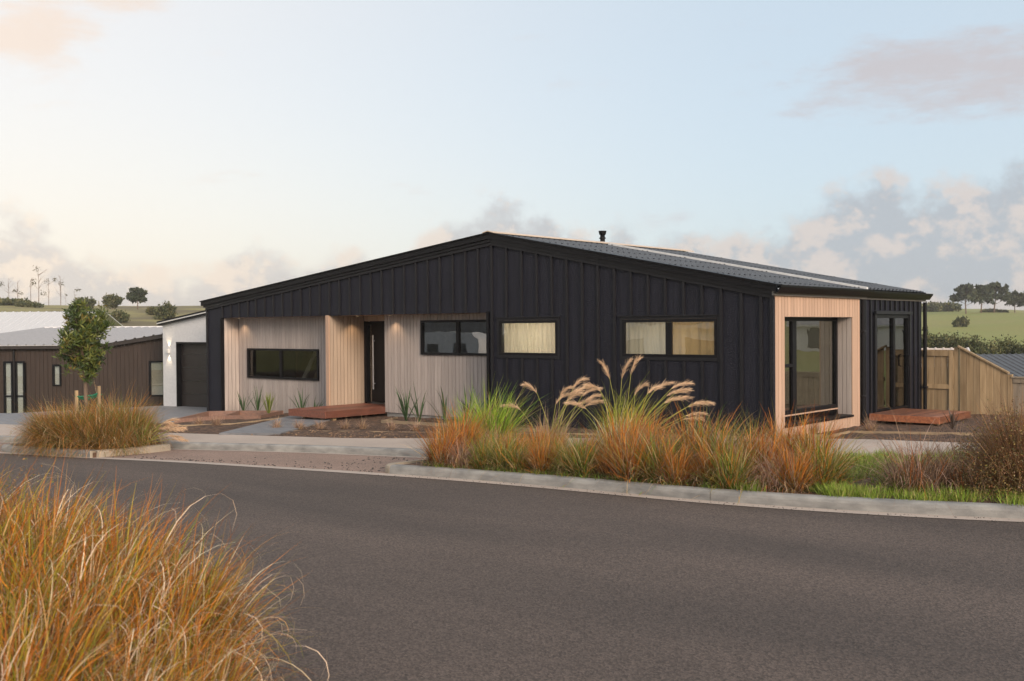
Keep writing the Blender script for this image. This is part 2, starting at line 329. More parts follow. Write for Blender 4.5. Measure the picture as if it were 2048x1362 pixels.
# parking bays behind the strip
BK = np.array([(-60, -19.6), (-30, -10.6), (-20, -8.1), (-15, -6.93), (-12.5, -6.38), (-9.85, -5.74), (-7.06, -4.87), (-4.17, -4.22), (-2.2, -3.65)]); BK = smoothline(BK)
bp = [tuple(p) for p in sub(offset(EL, .1), -60, -2.2)]+[tuple(p) for p in BK[::-1]]
struct('parking_bay', MB().polyz(bp, lambda x, y: gz(x)+ROADZ-.12, lambda x, y: gz(x)+ROADZ+.003), MT['bay'])
def kerb(name, line, w, h, m, base=ROADZ-.1, lab=None):
    # rounded kerb section swept along a line; the road face is on the right-hand side of travel
    prof = [(0, base), (.005, h-.05), (.015, h-.02), (.04, h-.004), (.07, h), (w, h), (w, base)]
    L = np.asarray(line); rings = [offset(L, d) if len(L) > 1 else L for d, _ in prof]
    v = []; 
    for i in range(len(L)):
        for k, (d, z) in enumerate(prof): v.append((rings[k][i][0], rings[k][i][1], gz(rings[k][i][0])+z))
    n = len(prof); f = [(i*n+k, (i+1)*n+k, (i+1)*n+k+1, i*n+k+1)[::-1] for i in range(len(L)-1) for k in range(n-1)]
    f += [tuple(range(n)), tuple(range((len(L)-1)*n, len(L)*n))[::-1]]
    o = MB().raw(v, f).build(name, m, None); o['kind'] = 'structure'; return o
# long kerb of the planted island on the right, in cast lengths with open joints
KL = offset(sub(EL, -3.1, 40), .10)
segs = np.cumsum(np.r_[0, np.linalg.norm(np.diff(KL, axis=0), axis=1)])
def resample(L, s0, s1, n):
    s = np.cumsum(np.r_[0, np.linalg.norm(np.diff(L, axis=0), axis=1)]); q = np.linspace(s0, s1, n)
    return np.c_[np.interp(q, s, L[:, 0]), np.interp(q, s, L[:, 1])]
# corner: return leg runs back from the bay, round nose, then along the road
back = g(876, 914); nose = [(-3.30, -5.0), (-3.36, -5.45), (-3.42, -5.85)]
KC = np.array([(back[0]-.1, -4.45), (-3.36, -5.0), (-3.44, -5.55), (-3.46, -5.85), (-3.38, -6.02), (-3.2, -6.10)])
kerb('kerb_return', smoothline(KC, 5), .15, .0, MT['kerb_warm'])
s = 0.0; TOT = segs[-1]; k = 0
KL2 = np.vstack([[-3.19, -6.10], KL[KL[:, 0] > -2.9]])
while s < 30:
    e = s+(5.35 if k == 0 else 5.0); kerb('kerb', resample(KL2, s+.004, e-.004, 14), .17, .0, MT['kerb']); s = e; k += 1
for a, b in ((0, .25), (.25, .42), (.42, .5), (.5, .58), (.58, .66), (.66, .76), (.76, .86), (.86, .97)):
    tot = np.cumsum(np.linalg.norm(np.diff(BK, axis=0), axis=1))[-1]
    kerb('bay_kerb', resample(BK, a*tot+.003, b*tot-.003, 12), .16, .0, MT['kerb'])
ribbon('bay_gutter', offset(BK, -.12), offset(BK, .0), ROADZ+.008, ROADZ+.008, MT['concrete'])
# left planted island kerb
LI = smoothline(np.array([(-12.9, -6.75), (-13.0, -7.6), (-12.75, -7.86), (-12.2, -7.87), (-10.4, -7.55), (-9.75, -7.40), (-9.72, -7.35), (-9.7, -7.1), (-9.6, -6.5), (-9.66, -5.95)]), 4)
def left_in(L): return L
i0 = int(len(LI)*.56)
kerb('kerb_left_island', LI[:i0+1], .15, .0, MT['kerb']); kerb('kerb_left_island', LI[i0:], .15, .004, MT['kerb_warm'])
struct('island_soil_left', MB().polyz([tuple(p) for p in offset(LI, .1)], lambda x, y: gz(x)-.3, lambda x, y: gz(x)-.03), MT['soil'])
# footpath
FPB = smoothline(np.array([(-60, -17.6), (-30, -8.6), (-20, -6.0), (-15, -5.3), (-12.5, -5.05), (-10.3, -4.6), (-8.12, -4.04), (-6.92, -3.72), (-5.24, -3.02), (-1.46, -1.15), (1.25, .12), (2.9, .36), (6, 1.2), (12, 4), (40, 24)]))
FPF = np.vstack([offset(BK, .16), smoothline(np.array([(-2.1, -3.4), (1.72, -1.9), (2.9, -.95), (6, .0), (12, 2.6), (40, 22)]))])
fpp = [tuple(p) for p in FPF]+[tuple(p) for p in FPB[::-1]]
struct('footpath', MB().polyz(fpp, lambda x, y: gz(x)-.25, lambda x, y: gz(x)+.004+.06*np.clip((y-np.interp(x, FPF[:, 0], FPF[:, 1]))/1.4, 0, 1)), MT['concrete'])
# right island soil
ri = [tuple(p) for p in offset(KL, .14)]+[(40, 21.9)]+[tuple(p) for p in FPF[::-1] if -3.2 < p[0] < 39]+[(-3.2, -4.1), (-3.2, -5.9)]
struct('island_soil', MB().polyz(ri, lambda x, y: gz(x)-.3, lambda x, y: gz(x)-.02), MT['soil'])
# ------------------------------------------------------------------ the garden ground
fbx = lambda x: float(np.interp(x, FPB[:, 0], FPB[:, 1]))
def yoff(x, y): return .055*lerp(x, [-17, -13, -5, 0], [0, 1, 1, -.4])
xs = np.arange(-14.6, 16, .22); nyg = 26; v = []; 
for x in xs:
    y0 = fbx(x)-.03; y1 = max(y0+.5, 8.2)
    for k in range(nyg+1):
        y = y0+(y1-y0)*k/nyg; v.append((x, y, gz(x)+float(yoff(x, y))+(.012*math.sin(x*7+y*5)+.010*math.sin(x*13-y*11) if 0 < k else -.02)))
f = [(i*(nyg+1)+k, (i+1)*(nyg+1)+k, (i+1)*(nyg+1)+k+1, i*(nyg+1)+k+1) for i in range(len(xs)-1) for k in range(nyg)]
struct('garden_soil', MB().raw(v, f), MT['soil'], True)
drv = [(-30, -8.5), (-20, -5.95), (-15, -5.2), (-14.55, -5.15), (-14.55, -.2), (-17.7, .3), (-17.7, 2.6), (-22.9, 2.6), (-24, -3), (-30, -4.5)]
struct('driveway', MB().polyz(drv, lambda x, y: gz(x)-.3, lambda x, y: gz(x)+.004-.04*np.clip((y+4)/5, 0, 1)), MT['stone'])
# slate-grey stepping path to the entry
sp_ = [g(438, 867, .075), g(560, 867, .075), g(700, 829, .075), g(592, 829, .075)]
struct('garden_path', MB().polyz([(p[0], p[1]) for p in sp_], lambda x, y: gz(x)-.2, lambda x, y: gz(x)+.085), MT['stone'])
# ------------------------------------------------------------------ the house
BP = [446.6, 463.3, 479.9, 497.5, 513.2, 530.8, 548.3, 566.5, 584.7, 603.1, 621.6, 641, 660.6, 680.6, 700.9, 722.1, 743.3, 765.1, 787.5, 810.2, 833.8, 857.4, 881.6, 907.4, 932.8, 958.2, 985.4, 1014.7, 1045.2, 1075.4, 1105.5, 1135.4, 1166.2, 1197.8, 1230.6, 1263.7, 1298, 1332.3, 1369.2, 1405.8, 1443.9, 1484.4, 1523.6]
BX = [float(P(p, 655, y=0)[0]) for p in BP]
XL, XR, XRIDGE = -17.85, 0.0, -6.64
def roofz(x): return float(np.interp(x, [-18.3, XRIDGE, .5], [2.63, 3.90, 2.49]))
house = thing('house', (-9, 0, -.4), 'long low black board-and-batten house with cedar entry recess', 'house')
BARGE, TRIM = .17, .075                      # heights below the roof line
def ztop(x): return roofz(x)-BARGE-TRIM+.02
WIN = [(-6.52, -4.78, 1.22, 2.08), (-3.28, -1.06, 1.23, 2.07)]   # outer trims of the two street windows
LINT, RXL, RXR = 2.2, -17.06, -6.80
edges = sorted([XL]+BX+[XR])
def panel(x0, x1, z0, z1f, y0=0., y1=.03):
    b = MB(); b.prism([(x0, y0, z0), (x1, y0, z0), (x1, y0, z1f(x1)), (x0, y0, z1f(x0))], [(x0, y1, z0), (x1, y1, z0), (x1, y1, z1f(x1)), (x0, y1, z1f(x0))]); b.f = [q[::-1] for q in b.f]
    return b.build('panel', MT['black_ply'], house)
def zbase(x): return -.62 if x < -16 else -.35
for a, b in zip(edges[:-1], edges[1:]):
    cuts = [(a, b)]
    for c in (RXL, RXR, XRIDGE)+tuple(w[i] for w in WIN for i in (0, 1)):
        cuts = [q for (p, r_) in cuts for q in (((p, c), (c, r_)) if p+.01 < c < r_-.01 else ((p, r_),))]
    for p, r_ in cuts:
        mid = (p+r_)/2; q0, q1 = p+.0015, r_-.0015
        if RXL < mid < RXR: panel(q0, q1, LINT, ztop); continue
        w = [w for w in WIN if w[0] < mid < w[1]]
        if w: panel(q0, q1, zbase(mid), lambda x: w[0][2]); panel(q0, q1, w[0][3], ztop)
        else: panel(q0, q1, zbase(mid), ztop)
def batten(x, z0, z1, w=.044):
    MB().box(x-w/2, x+w/2, -.042, -.001, z0, z1).build('batten', MT['black_paint'], house)
for x in BX+[XL+.03, -.03]:
    zt = min(ztop(x-.025), ztop(x+.025))
    if RXL < x < RXR: batten(x, LINT+.01, zt); continue
    w = [w for w in WIN if w[0]-.02 < x < w[1]+.02]
    if w and min(abs(x-w[0][0]), abs(x-w[0][1])) > .06: batten(x, zbase(x), w[0][2]-.002); batten(x, w[0][3]+.002, zt)
    else: batten(x, zbase(x), zt, .06 if x in (XL+.03, -.03) else .05)
# wall behind the cladding and the body of the house
core = MB()
for p0, p1 in ((XL+.03, RXL-.03), (RXR+.03, WIN[0][0]), (WIN[0][1], WIN[1][0]), (WIN[1][1], -.36)):
    core.prism([(p0, .035, -.5), (p1, .035, -.5), (p1, .035, ztop(p1)), (p0, .035, ztop(p0))], [(p0, .12, -.5), (p1, .12, -.5), (p1, .12, ztop(p1)), (p0, .12, ztop(p0))])
for w in WIN:
    core.box(w[0], w[1], .035, .12, -.5, w[2]+.03)
    core.prism([(w[0], .035, w[3]-.03), (w[1], .035, w[3]-.03), (w[1], .035, ztop(w[1])), (w[0], .035, ztop(w[0]))], [(w[0], .12, w[3]-.03), (w[1], .12, w[3]-.03), (w[1], .12, ztop(w[1])), (w[0], .12, ztop(w[0]))])
core.prism([(RXL, .035, LINT), (RXR, .035, LINT), (RXR, .035, ztop(RXR)), (RXL, .035, ztop(RXL))], [(RXL, .12, LINT), (RXR, .12, LINT), (RXR, .12, ztop(RXR)), (RXL, .12, ztop(RXL))])
core.box(XL+.02, XL+.12, .13, 7.3, -.6, 2.4)                      # far side wall
core.box(XL+.13, -.42, 7.3, 7.4, -.6, 2.4)                        # rear wall
core.build('wall_core', MT['black_paint'], house)
MB().box(XL+.14, -.42, .14, 7.28, 2.30, 2.36).build('ceiling', MT['plaster'], house)
fl = MB().polyz([(XL+.14, .66), (-12.4, .66), (-12.4, 1.3), (-10.7, 1.3), (-10.7, .66), (-6.75, .66), (-6.75, .14), (-.42, .14), (-.42, 7.28), (XL+.14, 7.28)], -.3, -.02); fl.build('floor_slab', MT['concrete'], house)
for x in (-12.3, -6.72, -3.95): MB().box(x, x+.1, 1.32 if x < -12 else .7 if x < -6.5 else .14, 7.28, -.02, 2.3).build('partition', MT['plaster'], house)
MB().box(XL+.14, -12.3, 3.0, 3.1, -.02, 2.3).build('partition', MT['timber_int'], house)
MB().box(-12.2, -.5, 4.6, 4.7, -.02, 2.3).build('partition', MT['plaster'], house)
# barge boards, trims, roof
YF, YB = -.13, 7.42
def sloped(name, x0, x1, dz0, dz1, y0, y1, m):
    xm = [x0]+([XRIDGE] if x0 < XRIDGE < x1 else [])+[x1]; out = None
    for p, r_ in zip(xm[:-1], xm[1:]):
        b = MB(); b.prism([(p, y0, roofz(p)+dz0), (r_, y0, roofz(r_)+dz0), (r_, y0, roofz(r_)+dz1), (p, y0, roofz(p)+dz1)], [(p, y1, roofz(p)+dz0), (r_, y1, roofz(r_)+dz0), (r_, y1, roofz(r_)+dz1), (p, y1, roofz(p)+dz1)]); b.f = [q[::-1] for q in b.f]
        b.build(name, m, house)
sloped('barge_board', XL-.12, .10, -.11, .0, YF, -.06, MT['black_alu'])
sloped('barge_flashing', XL-.14, .12, .004, .03, YF-.03, .06, MT['black_alu'])
sloped('barge_board', XL-.06, .03, -BARGE, -.112, YF+.045, -.05, MT['black_paint'])
sloped('head_trim', XL-.01, .0, -BARGE-TRIM, -BARGE-.002, -.052, -.002, MT['black_paint'])
def roofslab(name, x0, x1, y0, y1, ribs=True):
    b = MB(); per = .20; ys = []; 
    y = y0
    while y < y1-.001:
        for dy, dz in ((0, .0), (.02, .024), (.05, .024), (.07, 0)):
            if y+dy <= y1: ys.append((y+dy, dz))
        y += per
    ys.append((y1, 0)); n = len(ys)
    va = [(x0, y, roofz(x0)+dz) for y, dz in ys]; vb = [(x1, y, roofz(x1)+dz) for y, dz in ys]
    b.raw(va+vb, [(i, n+i, n+i+1, i+1) for i in range(n-1)])
    b.raw([(x0, y0, roofz(x0)-.05), (x1, y0, roofz(x1)-.05), (x1, y1, roofz(x1)-.05), (x0, y1, roofz(x0)-.05)], [(0, 1, 2, 3)])
    b.raw([(x0, y0, roofz(x0)-.05), (x1, y0, roofz(x1)-.05), (x1, y0, roofz(x1)), (x0, y0, roofz(x0))], [(3, 2, 1, 0)])
    b.raw([(x0, y1, roofz(x0)-.05), (x1, y1, roofz(x1)-.05), (x1, y1, roofz(x1)), (x0, y1, roofz(x0))], [(0, 1, 2, 3)])
    return b.build(name, MT['roof_steel'], house)
rf = roofslab('roof', XRIDGE, .10, YF+.02, 3.86); roofslab('roof', XRIDGE, -.08, 3.9, YB+.1); roofslab('roof', XL-.1, XRIDGE, YF+.02, YB+.1)
sc = MB()
for k in range(0, 37):
    for j in range(7):
        x = -6.2+j*1.02; y = -.06+k*.2
        if y > YB: continue
        z = roofz(x)+.025; sc.box(x-.012, x+.012, y+.02, y+.045, z-.002, z+.012)
tag(sc.build('roof_screws', MT['black_alu'], rf), kind='stuff')
for s_ in (-1, 1):
    a, b_ = XRIDGE, XRIDGE+s_*.16
    q = MB().prism([(a, YF-.03, 3.965), (b_, YF-.03, roofz(b_)+.05), (b_, YF-.03, roofz(b_)+.036), (a, YF-.03, 3.945)], [(a, YB+.55, 3.965), (b_, YB+.55, roofz(b_)+.05), (b_, YB+.55, roofz(b_)+.036), (a, YB+.55, 3.945)]); q.build('ridge_cap', MT['tan_cap'], house)  # tan tone stands in for sky light reflected off the cap
fx = [(-6.35, roofz(-6.35)+.05), (.06, roofz(.06)+.05)]
MB().prism([(x, 3.82, z-.03) for x, z in fx]+[(x, 3.82, z+.012) for x, z in fx[::-1]], [(x, 3.90, z-.03) for x, z in fx]+[(x, 3.90, z+.012) for x, z in fx[::-1]]).build('roof_flashing', MT['zinc'], house)
# gutters along the right eave (quad profile) and grey fascia under them
def gutter(x, y0, y1):
    z = roofz(.1)+.0; pr = [(x-.02, z-.13), (x+.06, z-.13), (x+.135, z-.03), (x+.14, z+.005), (x+.12, z+.005), (x+.11, z-.03), (x+.05, z-.115), (x-.02, z-.115)]
    MB().prism([(a, y0, c) for a, c in pr], [(a, y1, c) for a, c in pr]).build('gutter', MT['black_alu'], house)
    MB().box(x-.07, x-.022, y0+.05, y1-.01, z-.17, z-.06).build('fascia', MT['trim_grey'], house)
gutter(.08, YF-.02, 3.84); gutter(-.08, 3.86, YB+.16)
# ---- cedar linings
def board_mesh(w, h, th, m): return mesh('board', *(lambda b: (b.v, b.f))(MB().box(0, w, 0, th, 0, h)), m)
_bc = {}
def boards(parent, axis, fixed, a0, a1, z0, z1, m, w=.117, gap=.011, holes=(), th=.02):
    """vertical boards in plane axis='y' (runs along x) or 'x' (runs along y); holes = (a0, a1, z0, z1)"""
    n = max(1, round((a1-a0)/w)); w = (a1-a0)/n
    for i in range(n):
        p, q = a0+i*w+gap/2, a0+(i+1)*w-gap/2; mid = (p+q)/2; spans = [(z0, z1)]
        for h in holes:
            if h[0] < mid < h[1]: spans = [s_ for (c, d) in spans for s_ in ((c, h[2]), (h[3], d)) if s_[1]-s_[0] > .02]
        for c, d in spans:
            key = (round(q-p, 4), round(d-c, 4), axis, m.name)
            if key not in _bc: _bc[key] = (board_mesh(q-p, d-c, th, m) if axis == 'y' else mesh('board', *(lambda b: (b.v, b.f))(MB().box(-th, 0, 0, q-p, 0, d-c)), m))
            loc = Vector((p, fixed, c) if axis == 'y' else (fixed, p, c))-wl(parent)
            put('board', _bc[key], parent, loc)
def window(axis, fixed, a0, a1, z0, z1, fr=.05, mull=(), trans=(), glass='glass', depth=.07, trim=None, parent=house, name='window', hang=()):
    """frame lies from `fixed` outwards (towards -y or +x)"""
    o = bpy.data.objects.new(name, None); COL.objects.link(o); o.parent = parent; c = Vector(((a0+a1)/2, fixed, z0) if axis == 'y' else (fixed, (a0+a1)/2, z0)); o.location = c-wl(parent)
    def bx(b, p0, p1, q0, q1, d0, d1):
        if axis == 'y': b.box(p0, p1, fixed-d1, fixed-d0, q0, q1)
        else: b.box(fixed+d0, fixed+d1, p0, p1, q0, q1)
        return b
    b = MB(); bx(b, a0, a0+fr, z0, z1, 0, depth); bx(b, a1-fr, a1, z0, z1, 0, depth); bx(b, a0+fr, a1-fr, z0, z0+fr, 0, depth); bx(b, a0+fr, a1-fr, z1-fr, z1, 0, depth)
    b.build('frame', MT['black_alu'], o)
    for x, w in mull: bx(MB(), x-w/2, x+w/2, z0+fr+.001, z1-fr-.001, .003, depth-.004).build('mullion', MT['black_alu'], o)
    for p0, p1, z in trans: bx(MB(), p0, p1, z-.03, z+.03, .006, depth-.006).build('transom', MT['black_alu'], o)
    st = [a0+fr]+[e for x, w in mull for e in (x-w/2, x+w/2)]+[a1-fr]
    for p0, p1 in zip(st[::2], st[1::2]): bx(MB(), p0, p1, z0+fr, z1-fr, depth*.4, depth*.4+.004).build('pane', MT[glass], o)
    if trim:
        t0, t1 = .0, .05; e = .055
        b = MB(); bx(b, a0-e, a0-.001, z0-e, z1+e, t0-trim, t1-trim+.0); bx(b, a1+.001, a1+e, z0-e, z1+e, t0-trim, t1-trim); bx(b, a0, a1, z0-e, z0-.001, t0-trim, t1-trim+.004); bx(b, a0, a1, z1+.001, z1+e, t0-trim, t1-trim+.004)
        bx(b, a0-e-.03, a1+e+.03, z1+e+.001, z1+e+.022, t0-trim, t1-trim+.03)
        b.build('trim', MT['black_paint'], o)
    return o
# street windows in the black gable
def curtain(x0, x1, y, z0, z1, m, parent, amp=.014, per=.11):
    n = int((x1-x0)/.012); V = []
    for i in range(n+1):
        x = x0+(x1-x0)*i/n; yy = y+amp*math.sin(x*6.283/per+.8*math.sin(x*9))+.5*amp*math.sin(x*31)
        V += [(x, yy, z0), (x, yy, z1)]
    MB().raw(V, [(2*i, 2*i+2, 2*i+3, 2*i+1) for i in range(n)]).build('curtain', m, parent, smooth=True)
w = window('y', .03, WIN[0][0]+.06, WIN[0][1]-.06, WIN[0][2]+.06, WIN[0][3]-.06, .058, depth=.055, trim=-.001)
curtain(WIN[0][0]+.09, WIN[0][1]-.09, .11, 1.2, 2.1, MT['blind'], w)
w = window('y', .03, WIN[1][0]+.06, WIN[1][1]-.06, WIN[1][2]+.06, WIN[1][3]-.06, .058, mull=((float(P(1338, 680, y=0)[0]), .13),), depth=.055, trim=-.001)
curtain(WIN[1][0]+.09, -2.2, .11, 1.2, 2.1, MT['blind'], w); curtain(-2.19, WIN[1][1]-.09, .14, 1.2, 2.1, MT['blind_amber'], w, .02, .19)
for rx_, rp_ in ((-5.6, 48), (-2.0, 26)):
    pl_ = MB().tube([(rx_, 1.6, 2.29), (rx_, 1.6, 2.24)], .16, 16).build('ceiling_light', MT['lamp_glow'], house)
    l = bpy.data.lights.new('room_light', 'POINT'); l.energy = rp_; l.color = (1, .87, .70); l.shadow_soft_size = .12
    lo = bpy.data.objects.new('room_light_lamp', l); COL.objects.link(lo); lo.parent = house; lo.location = Vector((rx_, 1.6, 2.05))-wl(house)
# entry recess
RD, DD = .53, 1.12
LW = (-16.60, -13.37, .50, 1.335); RW = (-9.44, -6.95, 1.24, 2.055)
boards(house, 'x', RXL, .05, RD, -.50, LINT-.004, MT['cedar'])
boards(house, 'y', RD, RXL+.003, -12.36, -.46, LINT-.004, MT['cedar'], .115, holes=(LW,))
boards(house, 'y', RD, -10.78, RXR, -.20, LINT-.004, MT['cedar'], holes=(RW,))
MB().box(RXL-.05, RXL-.021, .05, RD+.1, -.5, 2.2).box(RXL, -12.36, RD+.021, RD+.09, -.6, LW[2]).box(RXL, -12.36, RD+.021, RD+.09, LW[3], 2.2).box(RXL, LW[0], RD+.021, RD+.09, LW[2], LW[3]).box(LW[1], -12.36, RD+.021, RD+.09, LW[2], LW[3]).build('lining_core', MT['black_paint'], house)
MB().box(-10.76, RXR, RD+.021, RD+.09, -.2, RW[2]).box(-10.76, RXR, RD+.021, RD+.09, RW[3], 2.2).box(-10.76, RW[0], RD+.021, RD+.09, RW[2], RW[3]).build('lining_core', MT['black_paint'], house)
MB().box(-10.74, RXR, RD+.03, RD+.12, -.6, -.203).build('footing', MT['kerb'], house)
MB().box(RXL-.045, RXL+.0, -.06, .048, -.62, LINT).build('jamb', MT['black_alu'], house); MB().box(RXR-.0, RXR+.06, -.055, .5, -.5, LINT+.02).build('jamb', MT['black_alu'], house)
# cedar fin wall beside the door, its end board flush with the gable
fin = MB().box(-12.34, -12.27, .0, DD+.1, -.45, LINT-.002).build('fin_wall', MT['black_paint'], house)
MB().box(-12.365, -12.245, -.045, -.003, -.40, LINT+.012).build('corner_board', MT['cedar_warm'], house)
boards(house, 'x', -12.245, .0, DD, -.10, LINT-.004, MT['cedar_mid'], .117)
boards(house, 'y', .0, -12.36, -12.25, -.4, LINT-.004, MT['cedar'], .11)
boards(house, 'x', -10.765, RD+.025, DD, -.10, LINT-.004, MT['cedar'])
boards(house, 'y', DD, -12.24, -10.79, 2.06, LINT-.004, MT['cedar_mid'])
MB().box(RXL, RXR, .125, DD+.2, LINT, LINT+.03).build('soffit', MT['cedar_warm'], house)
MB().box(-12.24, -10.79, DD+.19, DD+.25, -.1, 2.2).build('lining_core', MT['black_paint'], house)
door = bpy.data.objects.new('door', None); COL.objects.link(door); door.parent = house; door.location = Vector((-11.5, DD, -.04))-wl(house)
MB().box(-12.22, -12.12, DD-.02, DD+.12, -.04, 2.05).box(-12.12, -10.8, DD-.02, DD+.12, 1.97, 2.05).box(-10.88, -10.8, DD-.02, DD+.12, -.04, 1.97).build('frame', MT['black_alu'], door)
MB().box(-11.99, -10.885, DD+.03, DD+.08, -.03, 1.965).build('leaf', MT['black_alu'], door)
MB().box(-12.115, -12.0, DD+.04, DD+.05, -.03, 1.965).build('sidelight', MT['glass'], door)
MB().tube([(-11.86, DD-.03, .3), (-11.86, DD-.03, 1.7)], .016, 8).tube([(-11.86, DD-.03, .45), (-11.86, DD+.035, .45)], .01).tube([(-11.86, DD-.03, 1.55), (-11.86, DD+.035, 1.55)], .01).build('pull_handle', MT['zinc'], door)
w = window('y', RD+.03, *LW, .055, mull=((float(P(563, 730, y=RD)[0]), .085),), depth=.075, glass='glass_clear')
# a leaning bundle of boards and two dark cushions show through the low window
for k, (x, dx, c) in enumerate(((-15.9, .12, 'plaster'), (-15.4, .2, 'pine'), (-15.05, .25, 'plaster'), (-14.75, .22, 'pine'))):
    MB().prism([(x, 1.6, .0), (x+.17, 1.6, .0), (x+.17+dx, 2.6, 1.9), (x+dx, 2.6, 1.9)], [(x, 1.64, .0), (x+.17, 1.64, .0), (x+.17+dx, 2.64, 1.9), (x+dx, 2.64, 1.9)]).build('stored_board', MT[c], house)
w = window('y', RD+.03, *RW, .055, mull=((float(P(917, 680, y=RD)[0]), .085),), depth=.075)
# soffit downlights: real lit fittings in the recess
def downlight(x, y):
    o = MB().tube([(x, y, LINT-.012), (x, y, LINT+.006)], .045, 14).build('downlight', MT['cedar_mid'], house)
    MB().tube([(x, y, LINT-.0155), (x, y, LINT-.0135)], .03, 12).build('lens', MT['lamp_glow'], o)
    l = bpy.data.lights.new('downlight', 'SPOT'); l.energy = 5.0; l.color = (1, .66, .38); l.spot_size = R(110); l.spot_blend = .7; l.shadow_soft_size = .04
    lo = bpy.data.objects.new('downlight_lamp', l); COL.objects.link(lo); lo.parent = house; lo.location = Vector((x, y, LINT-.03))-wl(house)
downlight(-16.75, .33); downlight(-12.0, .7); downlight(-10.35, .34)
# ---- right-hand side: cedar window box
OP = (.37, 3.27, .09, 2.03); GX = -.33
boards(house, 'x', 0.0, .035, 3.63, -.15, 2.42, MT['cedar_warm'], .118, holes=(OP,))
MB().box(-.30, -.021, .04, OP[0]-.021, -.15, 2.42).box(-.30, -.021, OP[1]+.021, 3.62, -.15, 2.42).box(-.30, -.021, OP[0]-.02, OP[1]+.02, OP[3]+.021, 2.42).box(-.40, -.021, OP[0]-.02, OP[1]+.02, -.15, OP[2]-.03).build('box_core', MT['black_paint'], house)
boards(house, 'y', OP[1], GX+.02, -.0215, OP[2]+.012, OP[3]+.018, MT['cedar'], .11)
MB().box(GX, -.022, OP[0]+.001, OP[1]-.001, OP[3], OP[3]+.02).build('head_lining', MT['black_alu'], house)
MB().box(GX, .03, OP[0]+.002, OP[1]-.002, OP[2]-.028, OP[2]+.012).build('sill_tray', MT['black_alu'], house)
boards(house, 'x', GX+.03, OP[0]+.004, OP[1]-.004, OP[2]+.014, .225, MT['cedar_warm'], .118)
w = window('x', GX-.05, OP[0]+.0, OP[1]-.0, .23, OP[3]-.005, .07, mull=((1.40, .16),), trans=((OP[0]+.07, 1.32, 1.13),), glass='glass_side', depth=.075)
w.name = 'picture_window'
MB().box(-.45, -.30, .04, 3.9, -.5, .2).box(-.45, -.385, 3.32, 4.1, .2, 2.35).box(-.45, -.385, .04, OP[0]-.0, .2, 2.35).box(-.45, -.385, OP[0], 3.32, 2.03, 2.35).build('side_wall_core', MT['black_paint'], house)
# ---- right-hand side: black cladding with the sliding door
SX = -.15; SD_ = (4.72, 6.55, .02, 2.08)
y = 3.66; ys = [3.66]
while y < 7.3: y += .27; ys.append(min(y, 7.42))
for a, b in zip(ys[:-1], ys[1:]):
    mid = (a+b)/2
    for z0, z1 in (((-.2, 2.42),) if not SD_[0]-.03 < mid < SD_[1]+.03 else ((SD_[3]+.07, 2.42),)):
        MB().box(SX-.03, SX, a+.0015, b-.0015, z0, z1).build('panel', MT['black_ply'], house)
    MB().box(SX+.001, SX+.04, a-.022, a+.022, (SD_[3]+.1) if SD_[0]-.06 < a < SD_[1]+.06 else -.2, 2.42).build('batten', MT['black_paint'], house)
MB().box(SX-.09, SX-.032, 3.66, SD_[0], -.3, 2.42).box(SX-.09, SX-.032, SD_[1], 7.42, -.3, 2.42).box(SX-.09, SX-.032, SD_[0], SD_[1], SD_[3], 2.42).box(SX-.3, SX-.0, SD_[0], SD_[1], -.3, .015).box(-.6, -.31, 3.64, 3.66, -.2, 2.4).build('side_wall_core', MT['black_paint'], house)
MB().box(SX+.042, SX+.09, SD_[0]-.1, SD_[1]+.1, SD_[3]+.02, SD_[3]+.085).box(SX+.001, SX+.06, SD_[0]-.085, SD_[0]-.002, .0, SD_[3]+.018).box(SX+.001, SX+.06, SD_[1]+.002, SD_[1]+.085, .0, SD_[3]+.018).build('door_trim', MT['black_paint'], house)
w = window('x', SX-.05, *SD_, .06, mull=((5.72, .10),), glass='glass_side', depth=.09); w.name = 'sliding_door'
MB().tube([(SX+.05, 6.38, .95), (SX+.10, 6.38, .97), (SX+.10, 6.38, 1.2), (SX+.05, 6.38, 1.22)], .014, 8).build('handle', MT['black_alu'], w)
# down pipes with brackets
for x, y in ((.035, 3.70), (-.05, 7.36)):
    pb = MB().tube([(x, y, 2.38), (x, y, -.18)], .042, 12).build('downpipe', MT['black_alu'], house, smooth=False)
    for z in (1.75, .45): MB().box(x-.055, x+.055, y-.055, y+.055, z-.015, z+.015).build('bracket', MT['black_paint'], pb)
# flue on the far slope
fy, fxx = 4.5, -7.02
MB().tube([(fxx, fy, 3.75), (fxx, fy, 4.17)], .062, 14).build('flue', MT['black_alu'], house, smooth=True)
MB().tube([(fxx, fy, 4.09), (fxx, fy, 4.115)], .085, 14).tube([(fxx, fy, 4.175), (fxx, fy, 4.20), (fxx, fy, 4.27), (fxx, fy, 4.285)], [.06, .085, .10, .10], 14).build('flue_cowl', MT['black_alu'], house)
